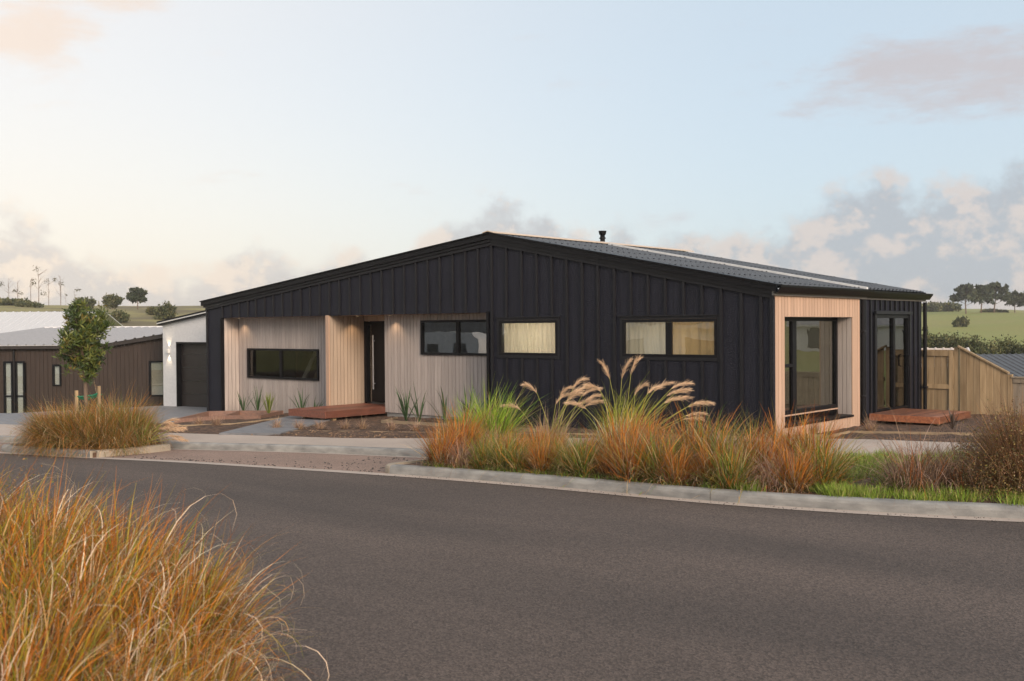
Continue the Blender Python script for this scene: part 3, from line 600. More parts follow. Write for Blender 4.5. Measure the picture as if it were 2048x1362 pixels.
# ---- white brick garage wing
GY, GXL, GXR = 1.5, -22.92, -17.9
gtop = lambda x: 2.03+(x+22.9)*.112
GD = (-22.1, -19.2, -.66, 1.475)
def gpan(x0, x1, z0, z1): 
    b = MB().prism([(x0, GY, z0(x0)), (x1, GY, z0(x1)), (x1, GY, z1(x1)), (x0, GY, z1(x0))], [(x0, GY+.2, z0(x0)), (x1, GY+.2, z0(x1)), (x1, GY+.2, z1(x1)), (x0, GY+.2, z1(x0))]); b.f = [q[::-1] for q in b.f]; return b
c = lambda k: (lambda x: k)
b = gpan(GXL, GD[0], c(-.9), gtop); b2 = gpan(GD[0], GD[1], c(GD[3]), gtop); b3 = gpan(GD[1], GXR, c(-.9), gtop)
b.raw(b2.v, b2.f).raw(b3.v, b3.f).box(GXL, GXL+.2, GY+.2, 6.5, -.9, 2.0).build('garage_wall', MT['white_brick'], house)
gd = bpy.data.objects.new('garage_door', None); COL.objects.link(gd); gd.parent = house; gd.location = Vector((-20.6, GY, -.66))-wl(house)
for k in range(5): MB().box(GD[0]+.06, GD[1], GY+.16, GY+.2, GD[2]+.02+k*.43, GD[2]+.02+k*.43+.422).build('panel', MT['garage_dark'], gd)
MB().box(GD[0]+.001, GD[0]+.06, GY-.004, GY+.21, GD[2], GD[3]-.06).box(GD[0]+.001, GD[1], GY-.004, GY+.21, GD[3]-.06, GD[3]-.001).build('frame', MT['black_alu'], gd)
MB().box(GD[0], GD[1], GY-.12, GY+.2, GD[2]-.1, GD[2]+.01).build('threshold', MT['white_metal'], gd)
for dz0, dz1, y0, y1, m, nm in ((.0, .05, GY-.12, GY+.3, 'black_alu', 'garage_barge'), (.052, .085, GY-.15, 6.5, 'zinc', 'garage_roof_edge'), (.087, .14, GY-.15, 6.6, 'black_alu', 'garage_roof')):
    x0, x1 = GXL-.12, GXR; MB().prism([(x0, y0, gtop(x0)+dz0), (x1, y0, gtop(x1)+dz0), (x1, y0, gtop(x1)+dz1), (x0, y0, gtop(x0)+dz1)], [(x0, y1, gtop(x0)+dz0), (x1, y1, gtop(x1)+dz0), (x1, y1, gtop(x1)+dz1), (x0, y1, gtop(x0)+dz1)]).build(nm, MT[m], house)
wlx, wlz = float(P(338.5, 702, y=GY)[0]), float(P(338.5, 702, y=GY)[2])
wlt = thing('wall_light', (wlx, GY-.002, wlz-.06), 'small lit up-and-down wall light on the white brick pier', 'wall light')
MB().box(wlx-.05, wlx+.05, GY-.09, GY-.002, wlz-.06, wlz+.06).build('body', MT['lampwhite'], wlt)
for sgn in (-1, 1):
    MB().box(wlx-.035, wlx+.035, GY-.08, GY-.02, wlz+sgn*.0615-.001, wlz+sgn*.0615+.001).build('lens', MT['lamp_glow'], wlt)
    l = bpy.data.lights.new('wall_light', 'SPOT'); l.energy = 4.5; l.color = (1, .78, .5); l.spot_size = R(75); l.spot_blend = .5; l.shadow_soft_size = .02
    lo = bpy.data.objects.new('wall_light_lamp', l); COL.objects.link(lo); lo.parent = wlt; lo.location = (0, -.06, .06+sgn*.07); lo.rotation_euler = (R(180) if sgn > 0 else 0, 0, 0)
# ------------------------------------------------------------------ decks
def deck(name, x0, x1, y0, y1, zt, along, label, fas=.16, n=None, foot=.3, m='hardwood'):
    t = thing(name, ((x0+x1)/2, (y0+y1)/2, zt-.3), label, 'deck')
    w = .138; a0, a1 = (y0, y1) if along == 'x' else (x0, x1); n = round((a1-a0)/(w+.008)); st = (a1-a0)/n
    for i in range(n):
        p, q = a0+i*st+.0045, a0+(i+1)*st-.0045; dz = random.uniform(-.002, .002)
        (MB().box(x0, x1, p, q, zt-.022+dz, zt+dz) if along == 'x' else MB().box(p, q, y0, y1, zt-.022+dz, zt+dz)).build('plank', MT[m], t)
    MB().box(x0-.022, x1+.022, y0-.024, y0-.002, zt-fas, zt+.002).build('fascia', MT[m], t)
    MB().box(x1+.002, x1+.024, y0-.001, y1, zt-fas, zt+.002).build('fascia', MT[m], t)
    MB().box(x0-.024, x0-.002, y0-.001, y1, zt-fas, zt+.002).build('fascia', MT[m], t)
    for px in np.linspace(x0+.15, x1-.15, 3):
        for py in (y0+.35, y1-.3): MB().box(px-.05, px+.05, py-.05, py+.05, zt-fas-foot, zt-.03).build('pile', MT['pine'], t)
    return t
deck('entry_deck', -12.18, -10.80, -1.30, 1.08, -.07, 'y', 'low reddish hardwood deck leading to the black front door')
deck('side_deck', .0, 1.36, 4.16, 5.98, .055, 'y', 'small orange hardwood deck outside the sliding door', fas=.13, m='hardwood_new')
# low hardwood frames and pine sleeper left of the entry path
fr = thing('timber_planter_frame', (-14.4, -2.4, -.5), 'low reddish timber edging frames beside the grey driveway', 'planter')
def plank(a, b, z0, h, th, m, parent, nm='board'):
    a, b = np.array(a[:2]), np.array(b[:2]); t = (b-a)/np.linalg.norm(b-a); n = np.array([-t[1], t[0]])*th
    q = [a, b, b+n, a+n]; MB().polyz([tuple(p) for p in q], lambda x, y: gz(x)+z0, lambda x, y: gz(x)+z0+h).build(nm, MT[m], parent)
A, B_, C_, D_ = g(353, 845, .05), g(450, 838, .05), g(520, 838, .05), g(565, 828, .05)
E_, F_ = g(418, 829, .05), g(480, 828, .05)
for p, q in ((A, E_), (A, B_), (E_, F_), (B_, F_), (B_, C_), (F_, D_), (C_, D_)): plank(p, q, -.06, .2, .05, 'hardwood_weathered', fr)
sl_ = thing('pine_sleeper', (-12.5, -3, -.5), 'pale pine sleeper edging the bed left of the path', 'sleeper')
plank(g(356, 852, .06), g(470, 848, .06), -.05, .13, .06, 'pine_sleeper', sl_, 'sleeper'); plank(g(470, 848, .06), g(578, 835, .06), -.05, .13, .06, 'pine_sleeper', sl_, 'sleeper')
# garden edging boards
ed = thing('garden_edging', (-6, -2.2, -.4), 'long thin pine board edging across the front garden bed', 'edging')
ep = [g(548, 857, .1), g(720, 858, .1), g(905, 861, .1), np.array((-3.2, -.95, 0)), np.array((-.6, -.2, 0)), np.array((.55, .75, 0)), g(1700, 863.5, .0), g(1905, 867, .0), np.array((5., 3.0, 0))]
for a, b in zip(ep[:-1], ep[1:]): plank(a, b, -.1, .16 if a[0] < 0 else .12, .025, 'pine_sleeper', ed)
rt = thing('retaining_board', (-7.5, -1, -.4), 'low pine retaining board in front of the flax bed by the cedar wall', 'edging')
plank((-9.25, -.95), (-6.6, -1.08), -.05, .17, .04, 'pine_sleeper', rt); plank((-6.58, -1.08), (-4.0, -1.2), -.05, .17, .04, 'pine_sleeper', rt); plank((-9.9, .1), (-9.25, -.95), -.05, .15, .04, 'pine_sleeper', rt)
# ------------------------------------------------------------------ fence and gate at the right
def paling(parent, x0, x1, y, z0, z1a, z1b, th=.02, m='pine'):
    b = MB().prism([(x0, y, z0), (x1, y, z0), (x1, y, z1b), (x0, y, z1a)], [(x0, y+th, z0), (x1, y+th, z0), (x1, y+th, z1b), (x0, y+th, z1a)]); b.f = [q[::-1] for q in b.f]; b.build('paling', MT[m], parent)
FY = 7.45
gt = thing('side_gate', (.3, FY, -.3), 'pine paling gate between the house corner and the fence', 'gate')
x = -.16
while x < .52: paling(gt, x, min(x+.138, .56), FY, -.2, 1.30, 1.30); x += .146
MB().box(-.16, .56, FY-.03, FY-.002, 1.16, 1.27).build('rail', MT['pine'], gt); MB().box(-.16, .56, FY-.03, FY-.002, .42, .52).build('rail', MT['pine'], gt); MB().box(.46, .56, FY-.034, FY-.004, -.2, 1.28).build('stile', MT['pine'], gt)
MB().box(.57, .66, FY-.02, FY+.08, -.4, 1.36).build('post', MT['pine'], gt)
fn = thing('sloping_fence', (1.2, FY, -.3), 'tall pine paling fence panel with sloping capped top', 'fence')
x = .70; ft = lambda x: 1.34-(x-.70)*.54
while x < 1.68: paling(fn, x, x+.137, FY-.04, -.4, ft(x), ft(x+.137)); x += .143
MB().prism([(.66, FY-.07, ft(.66)+.003), (1.72, FY-.07, ft(1.72)+.003), (1.72, FY-.07, ft(1.72)+.04), (.66, FY-.07, ft(.66)+.04)], [(.66, FY+.05, ft(.66)+.003), (1.72, FY+.05, ft(1.72)+.003), (1.72, FY+.05, ft(1.72)+.04), (.66, FY+.05, ft(.66)+.04)]).build('cap', MT['pine'], fn)
MB().box(.7, 1.7, FY-.018, FY+.03, .0, .1).box(.7, 1.7, FY-.018, FY+.03, .55, .65).build('rail', MT['pine'], fn)
MB().box(1.70, 1.79, FY-.045, FY+.05, -.4, .78).build('post', MT['pine'], fn)
f2 = thing('low_fence', (4, FY, -.3), 'low weathered pine paling fence running right from the sloping panel', 'fence')
mat('pine_grey', (.33, .27, .20), .8, col2=(.22, .18, .14), nscale=(22, 22, 1.5), rand=.16, bump=.2, bscale=60)
x = 1.80
while x < 14: paling(f2, x, x+.137, FY-.02, -.4, .70, .70, m='pine_grey'); x += .144
for x in np.arange(1.8, 14, 2.4): MB().box(x, x+2.39, FY-.045, FY-.022, .60, .70).build('rail', MT['pine_grey'], f2)
MB().box(1.78, 14, FY-.06, FY+.04, .703, .735).build('cap', MT['pine_grey'], f2)
# ------------------------------------------------------------------ grasses
def blades(n, h, rb, lean, droop, width, pal, seg=6, wind=(0, 0), hj=.3, curl=0, tipc=None, tipw=.5):
    """n ribbon blades; pal = list of (weight, colour)"""
    r_ = np.sqrt(rng.random(n))*rb; a = rng.random(n)*2*np.pi; bx, by = r_*np.cos(a), r_*np.sin(a)
    az = a+rng.normal(0, .7, n); L = h*(1+rng.normal(0, hj, n)).clip(.35, 1.7); th0 = np.abs(rng.normal(0, lean, n))*(0.35+.65*r_/max(rb, 1e-3)); dr = droop*rng.gamma(2.2, .45, n)
    s = np.linspace(0, 1, seg+1)
    th = th0[:, None]+dr[:, None]*s[None]**1.7
    if curl: th = th+(rng.random(n) < curl)[:, None]*rng.uniform(1.2, 3.4, n)[:, None]*np.clip((s-.55)/.45, 0, 1)[None]**1.3
    st = L[:, None]/seg
    hx = np.cumsum(np.c_[np.zeros(n), np.sin((th[:, 1:]+th[:, :-1])/2)*st], 1); hz = np.cumsum(np.c_[np.zeros(n), np.cos((th[:, 1:]+th[:, :-1])/2)*st], 1)
    tw = rng.normal(0, .35, n)[:, None]*s[None]
    x = bx[:, None]+np.cos(az[:, None]+tw)*hx+wind[0]*hz*hz; y = by[:, None]+np.sin(az[:, None]+tw)*hx+wind[1]*hz*hz
    w = width*(.7+.6*rng.random(n))[:, None]*np.clip(1.05-s**2.2, .08, 1)[None]; fa = az+np.pi/2+rng.normal(0, .6, n); wx, wy = np.cos(fa)[:, None]*w/2, np.sin(fa)[:, None]*w/2
    V = np.stack([np.stack([x-wx, y-wy, hz], -1), np.stack([x+wx, y+wy, hz], -1)], 2).reshape(-1, 3)
    base = (np.arange(n)*(seg+1)*2)[:, None]+np.arange(seg)[None]*2; F = np.stack([base, base+1, base+3, base+2], -1).reshape(-1, 4)
    ws = np.array([p[0] for p in pal], float); ci = rng.choice(len(pal), n, p=ws/ws.sum()); c = np.array([p[1] for p in pal])[ci]*(1+rng.normal(0, .30, (n, 1))).clip(.3, 1.8)
    C = np.repeat(c[:, None], seg+1, 1)
    if tipc is not None: m = (np.clip((s-.55)/.45, 0, 1)*tipw)[None, :, None]; C = C*(1-m)+np.array(tipc)*m
    return V, F, np.repeat(C.reshape(-1, 3), 2, 0).clip(.004, 1)
def joinv(parts):
    V, F, C, o = [], [], [], 0
    for v, f, c in parts: V.append(v); F.append(f+o); C.append(c); o += len(v)
    return np.vstack(V), np.vstack(F), np.vstack(C)
def gmesh(name, parts, m='grass'): v, f, c = joinv(parts); return mesh(name, v, f, MT[m], False, c)
ORANGE, RUST, OLIVE, GREEN, LIME, TAN, PINK, STRAW, DKG, BROWN = (.52, .20, .03), (.36, .115, .025), (.24, .20, .04), (.12, .20, .03), (.38, .42, .04), (.50, .36, .19), (.44, .30, .24), (.60, .48, .30), (.06, .10, .025), (.20, .135, .08)
def sedge(kind, n, h, w=.007):
    DK = [(2, DKG), (2, (.10, .06, .03)), (1, (.16, .10, .05))]; w *= 1.35  # dead base blades, their dark tones also painting shade inside the clump
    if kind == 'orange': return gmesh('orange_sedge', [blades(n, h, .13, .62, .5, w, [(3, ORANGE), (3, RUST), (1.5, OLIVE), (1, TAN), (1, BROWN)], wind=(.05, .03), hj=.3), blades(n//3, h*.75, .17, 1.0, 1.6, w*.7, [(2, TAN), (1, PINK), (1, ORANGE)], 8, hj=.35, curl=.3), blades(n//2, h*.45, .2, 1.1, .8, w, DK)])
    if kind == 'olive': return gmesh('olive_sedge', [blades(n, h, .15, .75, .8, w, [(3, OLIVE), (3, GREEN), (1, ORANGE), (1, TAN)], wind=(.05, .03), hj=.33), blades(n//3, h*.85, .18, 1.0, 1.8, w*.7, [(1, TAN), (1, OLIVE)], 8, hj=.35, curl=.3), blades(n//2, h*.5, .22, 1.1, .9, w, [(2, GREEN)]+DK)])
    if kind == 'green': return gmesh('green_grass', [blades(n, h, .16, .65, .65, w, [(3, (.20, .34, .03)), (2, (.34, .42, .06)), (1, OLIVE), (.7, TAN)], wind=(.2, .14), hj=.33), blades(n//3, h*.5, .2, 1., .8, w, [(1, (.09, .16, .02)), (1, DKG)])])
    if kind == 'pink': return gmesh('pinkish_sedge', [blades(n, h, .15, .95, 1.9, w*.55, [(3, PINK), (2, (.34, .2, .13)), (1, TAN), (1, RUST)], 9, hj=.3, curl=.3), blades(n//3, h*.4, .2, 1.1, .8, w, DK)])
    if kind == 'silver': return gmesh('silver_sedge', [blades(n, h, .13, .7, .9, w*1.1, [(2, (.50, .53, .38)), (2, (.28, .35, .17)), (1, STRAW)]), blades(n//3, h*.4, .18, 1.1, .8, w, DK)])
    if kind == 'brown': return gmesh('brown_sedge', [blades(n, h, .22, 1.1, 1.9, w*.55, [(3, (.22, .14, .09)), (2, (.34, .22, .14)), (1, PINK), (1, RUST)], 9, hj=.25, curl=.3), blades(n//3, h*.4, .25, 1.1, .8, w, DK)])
ORD = ['first', 'second', 'third', 'fourth', 'fifth', 'sixth', 'seventh', 'eighth', 'ninth', 'tenth', 'eleventh', 'twelfth', 'thirteenth', 'fourteenth', 'fifteenth', 'sixteenth', 'seventeenth', 'eighteenth', 'nineteenth', 'twentieth', 'twenty-first', 'twenty-second', 'twenty-third', 'twenty-fourth', 'twenty-fifth', 'twenty-sixth', 'twenty-seventh', 'twenty-eighth']
var = {k: [sedge(k, nn, hh) for _ in range(3)] for k, nn, hh in (('orange', 560, .60), ('olive', 600, .56), ('green', 760, .62), ('pink', 900, .60), ('silver', 360, .55))}
NAMES = {'orange': ('orange_sedge_clump', 'orange sedge clump'), 'olive': ('olive_sedge_clump', 'olive-green sedge clump'), 'green': ('green_grass_clump', 'green grass clump'), 'pink': ('pinkish_sedge_clump', 'pinkish tan sedge clump'), 'silver': ('silver_sedge_clump', 'silvery sedge clump')}
def clump(kind, x, y, s, label, group, z=None, sz=1.0):
    o = put(NAMES[kind][0], random.choice(var[kind]), None, (x, y, (gz(x)-.03) if z is None else z), (0, 0, random.uniform(0, 6.28)*.0+random.uniform(-.5, .5)), (s, s, s*sz))
    return tag(o, label, 'grass clump', group)
kerb_y = lambda x: float(np.interp(x, EL[:, 0], EL[:, 1]))
rows = [('front row along the right-hand kerb', .52, -2.55, 3.2, .37, ['orange', 'pink', 'olive', 'olive', 'olive', 'orange', 'olive', 'olive', 'orange', 'orange', 'olive', 'orange', 'orange', 'olive', 'pink'], .82),
        ('middle row behind the right-hand kerb', 1.15, -2.75, 3.15, .36, ['orange', 'pink', 'olive', 'orange', 'olive', 'olive', 'orange', 'pink', 'orange', 'orange', 'pink', 'orange', 'olive', 'pink'], .95),
        ('back row beside the footpath', 1.8, -2.6, 2.9, .37, ['pink', 'olive', 'orange', 'orange', 'silver', 'orange', 'silver', 'orange', 'orange', 'pink', 'silver'], .95)]
for rname, dy, x0, x1, st, kinds, sc_ in rows:
    x = x0; i = 0
    while x < x1:
        k = kinds[i % len(kinds)]; lowf = (.95 if dy < .6 else .74) if -2.6 < x < -.5 else 1.12 if x > .6 else 1.0; xx = x+random.uniform(-.07, .07); yy = kerb_y(xx)+dy+random.uniform(-.1, .1)
        clump(k, xx, yy, sc_*lowf*random.uniform(.8, 1.16), f'{NAMES[k][1]}, {ORD[i]} from the left in the {rname}', 'sedges planted in the right-hand island')
        x += st; i += 1
clump('orange', -2.62, -5.0, .85, 'orange sedge clump nearest the bare soil at the kerb corner', 'sedges planted in the right-hand island')
p = g(985, 900); clump('green', p[0], p[1], 1.35, 'bright green grass clump left of the feathery plumes', 'sedges planted in the right-hand island')
p = g(945, 890); clump('green', p[0]-.1, p[1]+.1, 1.05, 'yellowish green grass clump in front of the flax bed', 'sedges planted in the right-hand island')
# feathery toetoe
def plume(L, t0, az, seed, bend=1.0):
    """feathery head: axis bends over downwind from the stalk direction t0, strands stream off it"""
    r2 = np.random.default_rng(seed); n = 165; K_ = 14; dn = np.array([math.cos(az), math.sin(az), 0]); ax_ = [np.zeros(3)]; tt = []
    for k in range(K_):
        s = k/K_; t = t0*(1-.6*s)+dn*bend*(.25+.8*s)+np.array([0, 0, -.5*s*bend]); t = t/np.linalg.norm(t); tt.append(t); ax_.append(ax_[-1]+t*L/K_)
    ax_ = np.array(ax_[:-1]); tt = np.array(tt); q = r2.random(n)**.85*(K_-1); i0 = q.astype(int).clip(0, K_-2); fr_ = (q-i0)[:, None]; base = ax_[i0]*(1-fr_)+ax_[i0+1]*fr_; tg = tt[i0]
    rd = r2.normal(0, 1, (n, 3)); rd -= tg*(rd*tg).sum(1)[:, None]; rd /= np.linalg.norm(rd, axis=1)[:, None]
    prof = np.sin(np.pi*np.clip(q/K_*.85+.15, 0, 1))[:, None]; ln = (.05+.11*r2.random((n, 1))**1.5)*(.45+.55*prof)
    d = tg*.9+rd*(.12+.42*r2.random((n, 1))**1.6)+np.array([0, 0, -.15]); d /= np.linalg.norm(d, axis=1)[:, None]; tip = base+rd*.008*prof+d*ln; base = base+rd*.004
    side = np.cross(d, r2.normal(0, 1, (n, 3))); side /= np.linalg.norm(side, axis=1)[:, None]; side *= .0026
    V = np.stack([base-side, base+side, tip+side*.35, tip-side*.35], 1).reshape(-1, 3); F = np.arange(n*4).reshape(-1, 4)
    c = np.array([.70, .50, .33])*(1+r2.normal(0, .28, (n, 1))).clip(.5, 1.5); return V, F, np.repeat(c, 4, 0)
def toetoe(base, leafpal, nl, hl, stalks, label, wind=(.15, .1)):
    t = thing('toetoe_grass', base, label, 'plumed grass', 'feathery plumed grasses in the island')
    put('leaves', gmesh('leaves', [blades(nl, hl, .2, .5, .55, .009, leafpal, 7, wind), blades(nl//3, hl*.6, .22, .8, .7, .008, [(1, STRAW), (1, TAN), (1, OLIVE)])]), t)
    for i, (px, py) in enumerate(stalks):
        tip = P(px, py, d=float((np.array(base)-CX)@_f)+random.uniform(-.25, .25))-np.array(base)
        b0 = np.array([random.uniform(-.12, .12)+tip[0]*.08, random.uniform(-.12, .12)+tip[1]*.08, 0]); mid = b0*.6+tip*.4+np.array([-tip[0]*.08, -tip[1]*.08, .10*tip[2]])
        pts = [tuple((1-s)**2*b0+2*s*(1-s)*mid+s*s*tip) for s in np.linspace(0, 1, 7)]
        q = MB().tube(pts, [.0065]*4+[.005, .004, .003], 5); stk = put('flower_stalk', mesh('flower_stalk', q.v, q.f, MT['grass'], True, np.tile(np.array([[.33, .33, .08]]), (len(q.v), 1))*np.linspace(.9, 1.2, len(q.v))[:, None]), t)
        d = np.array(pts[-1])-np.array(pts[-2]); d = d/np.linalg.norm(d); sd_ = 1 if (d@np.array([_r[0], _r[1], 0])) > -.12 else -1
        v, f, c_ = plume(random.uniform(.27, .38), d, math.atan2(_r[1]*sd_, _r[0]*sd_)+random.uniform(-.5, .5), i+int(px), .35 if py < 770 else random.uniform(.7, 1.15)); v = v+np.array(pts[-1])-d*.03
        put('plume', mesh('plume', v, f, MT['grass'], False, c_), stk)
b1 = g(1100, 902); toetoe(tuple(b1), [(2, TAN), (2, PINK), (1, OLIVE)], 260, .55, [(1073, 784), (1112, 806), (1120, 792), (1135, 800), (1148, 772), (1150, 785), (1165, 790), (1172, 800), (1155, 808), (1140, 790), (1040, 818), (1170, 812)], 'tan plumed grass, left one of the two feathery clumps')
b2 = g(1245, 905); toetoe(tuple(b2), [(4, LIME), (2, (.32, .33, .06)), (1, STRAW)], 520, .78, [(1219, 755), (1244, 754), (1262, 747), (1270, 788), (1296, 785), (1310, 780), (1345, 775), (1352, 785), (1335, 790), (1345, 800), (1330, 805), (1385, 808), (1378, 812), (1375, 830), (1368, 838), (1200, 780), (1170, 815)], 'lime-green plumed grass, right one of the two feathery clumps')
# turf in the right island
tv = []
lawn = gmesh('lawn_patch', [blades(260, .10, .22, .6, .6, .006, [(3, (.13, .24, .025)), (2, (.2, .3, .04)), (1, (.25, .27, .07))], 3) for _ in range(1)])
parts = []
def inl(x, y): return True
lr = random.Random(5)
for i in range(420):
    x = lr.uniform(2.2, 8.5); y0 = kerb_y(x)+.32; y1 = float(np.interp(x, FPF[:, 0], FPF[:, 1]))-.05
    y = lr.uniform(y0, y1); v, f_, c_ = blades(170, .10*lr.uniform(.7, 1.5), .17, .6, .6, .006, [(3, (.19, .30, .035)), (2, (.27, .34, .05)), (1.5, (.32, .30, .1))], 3); parts.append((v+np.array([x, y, gz(x)-.03]), f_, c_))
for i in range(60):
    x = lr.uniform(-2.9, 2.4); y = kerb_y(x)+lr.uniform(.3, .55); v, f_, c_ = blades(60, .09, .15, .7, .7, .006, [(3, (.14, .24, .035)), (1, OLIVE), (1, BROWN)], 3); parts.append((v+np.array([x, y, gz(x)-.03]), f_, c_))
bpy.data.meshes.remove(lawn)
tag(put('lawn_grass', gmesh('lawn_grass', parts)), 'bright green turf on the right-hand island', 'grass', kind='stuff')
# shrubs and brown sedges on the right edge
def wiry_shrub(name, base, rx, ry, h, nt, label, pal, leafpal, nleaf=9000, lw=.011):
    t = thing(name, base, label, 'shrub'); V = []
    n = nt; a = rng.random(n)*6.283; rr = np.sqrt(rng.random(n)); parts_ = []
    v, f_, c_ = blades(n, 1.0, .12, 1.0, .5, .007, pal, 6, hj=.16, curl=.25); v = v*np.array([rx*1.12, ry*1.12, h*1.02]); put('twigs', mesh('twigs', v, f_, MT['grass'], False, c_), t)
    d = rng.normal(0, 1, (nleaf, 3)); d /= np.linalg.norm(d, axis=1)[:, None]; d[:, 2] = np.abs(d[:, 2]); rad_ = rng.random(nleaf)**.35
    lump = 1+.10*np.sin(d[:, 0]*7+1)*np.sin(d[:, 1]*6)+.08*np.sin(d[:, 2]*9+d[:, 0]*5)+rng.normal(0, .05, nleaf)
    p_ = d*(rad_*lump)[:, None]*np.array([rx, ry, h]); o1 = rng.normal(0, 1, (nleaf, 3)); o1 /= np.linalg.norm(o1, axis=1)[:, None]; o2 = np.cross(o1, rng.normal(0, 1, (nleaf, 3))); o2 /= np.linalg.norm(o2, axis=1)[:, None]
    V = np.stack([p_-o1*lw, p_-o2*lw*.45, p_+o1*lw, p_+o2*lw*.45], 1).reshape(-1, 3); F = np.arange(nleaf*4).reshape(-1, 4)
    cp = np.array([c for _, c in leafpal]); ws = np.array([w for w, _ in leafpal], float); cc = cp[rng.choice(len(cp), nleaf, p=ws/ws.sum())]*(1+rng.normal(0, .2, (nleaf, 1)))
    put('foliage', mesh('foliage', V, F, MT['leaf'], False, np.repeat(cc, 4, 0).clip(.004, 1)), t); return t
rb_ = g(2010, 1003); TW = [(3, (.26, .13, .06)), (2, (.17, .10, .06)), (1, (.42, .25, .12))]; LF = [(3, (.17, .12, .045)), (2, (.24, .11, .045)), (2, (.09, .09, .03)), (1, (.34, .26, .07))]
wiry_shrub('wiry_shrub', (5.15, -4.25, gz(5.1)-.05), .78, .66, .98, 2600, 'dense reddish-brown wiry shrub nearest the right edge', TW, LF, 17000, .012)
wiry_shrub('wiry_shrub', (5.75, -3.6, gz(5.7)-.05), .78, .66, 1.02, 2400, 'dense brown wiry shrub behind, half cut by the right edge', TW, LF, 15000, .012)
wiry_shrub('wiry_shrub', (4.7, -3.5, gz(4.7)-.05), .55, .5, .75, 700, 'purplish wiry shrub just left of the dense brown shrub', [(2, (.2, .13, .11)), (1, BROWN)], [(2, (.2, .125, .10)), (1, (.13, .09, .06)), (1, (.2, .15, .06))], 12000, .013)
bs = [sedge('brown', 620, .62) for _ in range(2)]
for i, (x, y, s_, lab) in enumerate(((4.1, -4.5, 1.25, 'brown drooping sedge in the turf left of the wiry shrub'), (4.5, -4.15, 1.1, 'brown sedge tucked against the wiry shrub'), (4.0, -3.9, 1.0, 'purplish brown sedge behind the drooping sedge'))):
    tag(put('brown_sedge_clump', bs[i % 2], None, (x, y, gz(x)-.03), (0, 0, i*1.3), (s_,)*3), lab, 'grass clump', 'brown sedges in the turf')
# left mound: big sedges round the young tree
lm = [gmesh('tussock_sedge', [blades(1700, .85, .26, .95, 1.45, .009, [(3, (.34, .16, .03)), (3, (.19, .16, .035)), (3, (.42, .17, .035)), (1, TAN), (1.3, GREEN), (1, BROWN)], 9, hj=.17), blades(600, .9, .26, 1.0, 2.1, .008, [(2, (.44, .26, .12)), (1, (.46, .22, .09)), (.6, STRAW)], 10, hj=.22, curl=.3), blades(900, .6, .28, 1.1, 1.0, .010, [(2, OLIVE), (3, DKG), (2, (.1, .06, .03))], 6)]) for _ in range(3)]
lp = [(-12.1, -7.15, .92, 'left-end tussock'), (-11.55, -7.28, 1.0, 'front left tussock'), (-10.95, -7.18, 1.02, 'front middle tussock'), (-10.35, -7.0, .9, 'front right tussock'), (-11.75, -6.55, 1.05, 'tussock left of the tree trunk'), (-11.0, -6.35, 1.18, 'tussock right of the tree stakes'), (-10.35, -6.45, 1.0, 'right-hand green tussock'), (-9.95, -6.85, .62, 'small tussock at the kerb tip')]
for i, (x, y, s_, lab) in enumerate(lp):
    tag(put('tussock_sedge', lm[i % 3], None, (x, y, gz(x)-.05), (0, 0, i*.9), (s_, s_, s_*.95)), f'bronze-green sedge in the left island, {lab}', 'grass clump', 'tussocks round the young tree')
t3 = g(325, 893); bt = (-10.0, -6.45, gz(-10))
toetoe(bt, [(2, OLIVE), (1, GREEN), (1, TAN)], 260, .55, [(322, 848), (330, 852), (338, 862), (344, 858), (335, 872), (345, 878), (318, 858), (328, 845)], 'drooping plumed grass at the right end of the left island', (.2, .1))
# foreground sedges on the near verge, out of focus; dark short dead blades also paint the shade inside
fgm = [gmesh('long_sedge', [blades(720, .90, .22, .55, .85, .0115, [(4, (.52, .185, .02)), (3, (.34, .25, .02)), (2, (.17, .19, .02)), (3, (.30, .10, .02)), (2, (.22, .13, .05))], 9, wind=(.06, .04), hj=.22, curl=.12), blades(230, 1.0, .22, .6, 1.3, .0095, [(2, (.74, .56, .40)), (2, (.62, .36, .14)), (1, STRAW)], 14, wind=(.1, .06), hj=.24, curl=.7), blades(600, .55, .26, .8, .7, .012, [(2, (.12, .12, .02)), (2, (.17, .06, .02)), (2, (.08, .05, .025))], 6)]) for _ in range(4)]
fg = [(.75, -13.55, .9), (1.25, -13.25, .85), (1.75, -13.5, .92), (2.3, -13.3, .85), (2.75, -13.5, .86), (3.2, -13.35, .74), (3.55, -13.62, .70), (1.5, -14.0, .95), (2.1, -13.95, .95), (2.7, -14.0, .93), (3.3, -14.0, .86), (3.85, -13.95, .66), (3.3, -14.5, .9), (3.9, -14.5, .82), (4.4, -14.35, .62), (4.5, -14.9, .75), (4.15, -14.75, .8), (2.6, -14.5, .95), (4.9, -14.6, .6), (4.3, -13.95, .55), (5.2, -14.85, .62), (4.75, -14.2, .5), (.35, -13.75, 1.0), (.9, -13.95, 1.0)]
for i, (x, y, s_) in enumerate(fg):
    tag(put('long_sedge', fgm[i % 4], None, (x, y, gz(x)-.05), (0, 0, random.uniform(-.6, .6)), (s_, s_, s_)), f'blurred golden sedge in the foreground, {ORD[i]} counted from the far left end towards the camera', 'grass clump', 'foreground sedges')
wiry_shrub('leafy_shrub', (.55, -13.1, gz(.5)-.05), .34, .34, .95, 260, 'twiggy small-leaved shrub at the far left of the foreground', [(2, (.2, .12, .06)), (1, BROWN)], [(2, (.22, .2, .04)), (2, (.3, .16, .05)), (1, (.1, .1, .03))], 2600, .012)
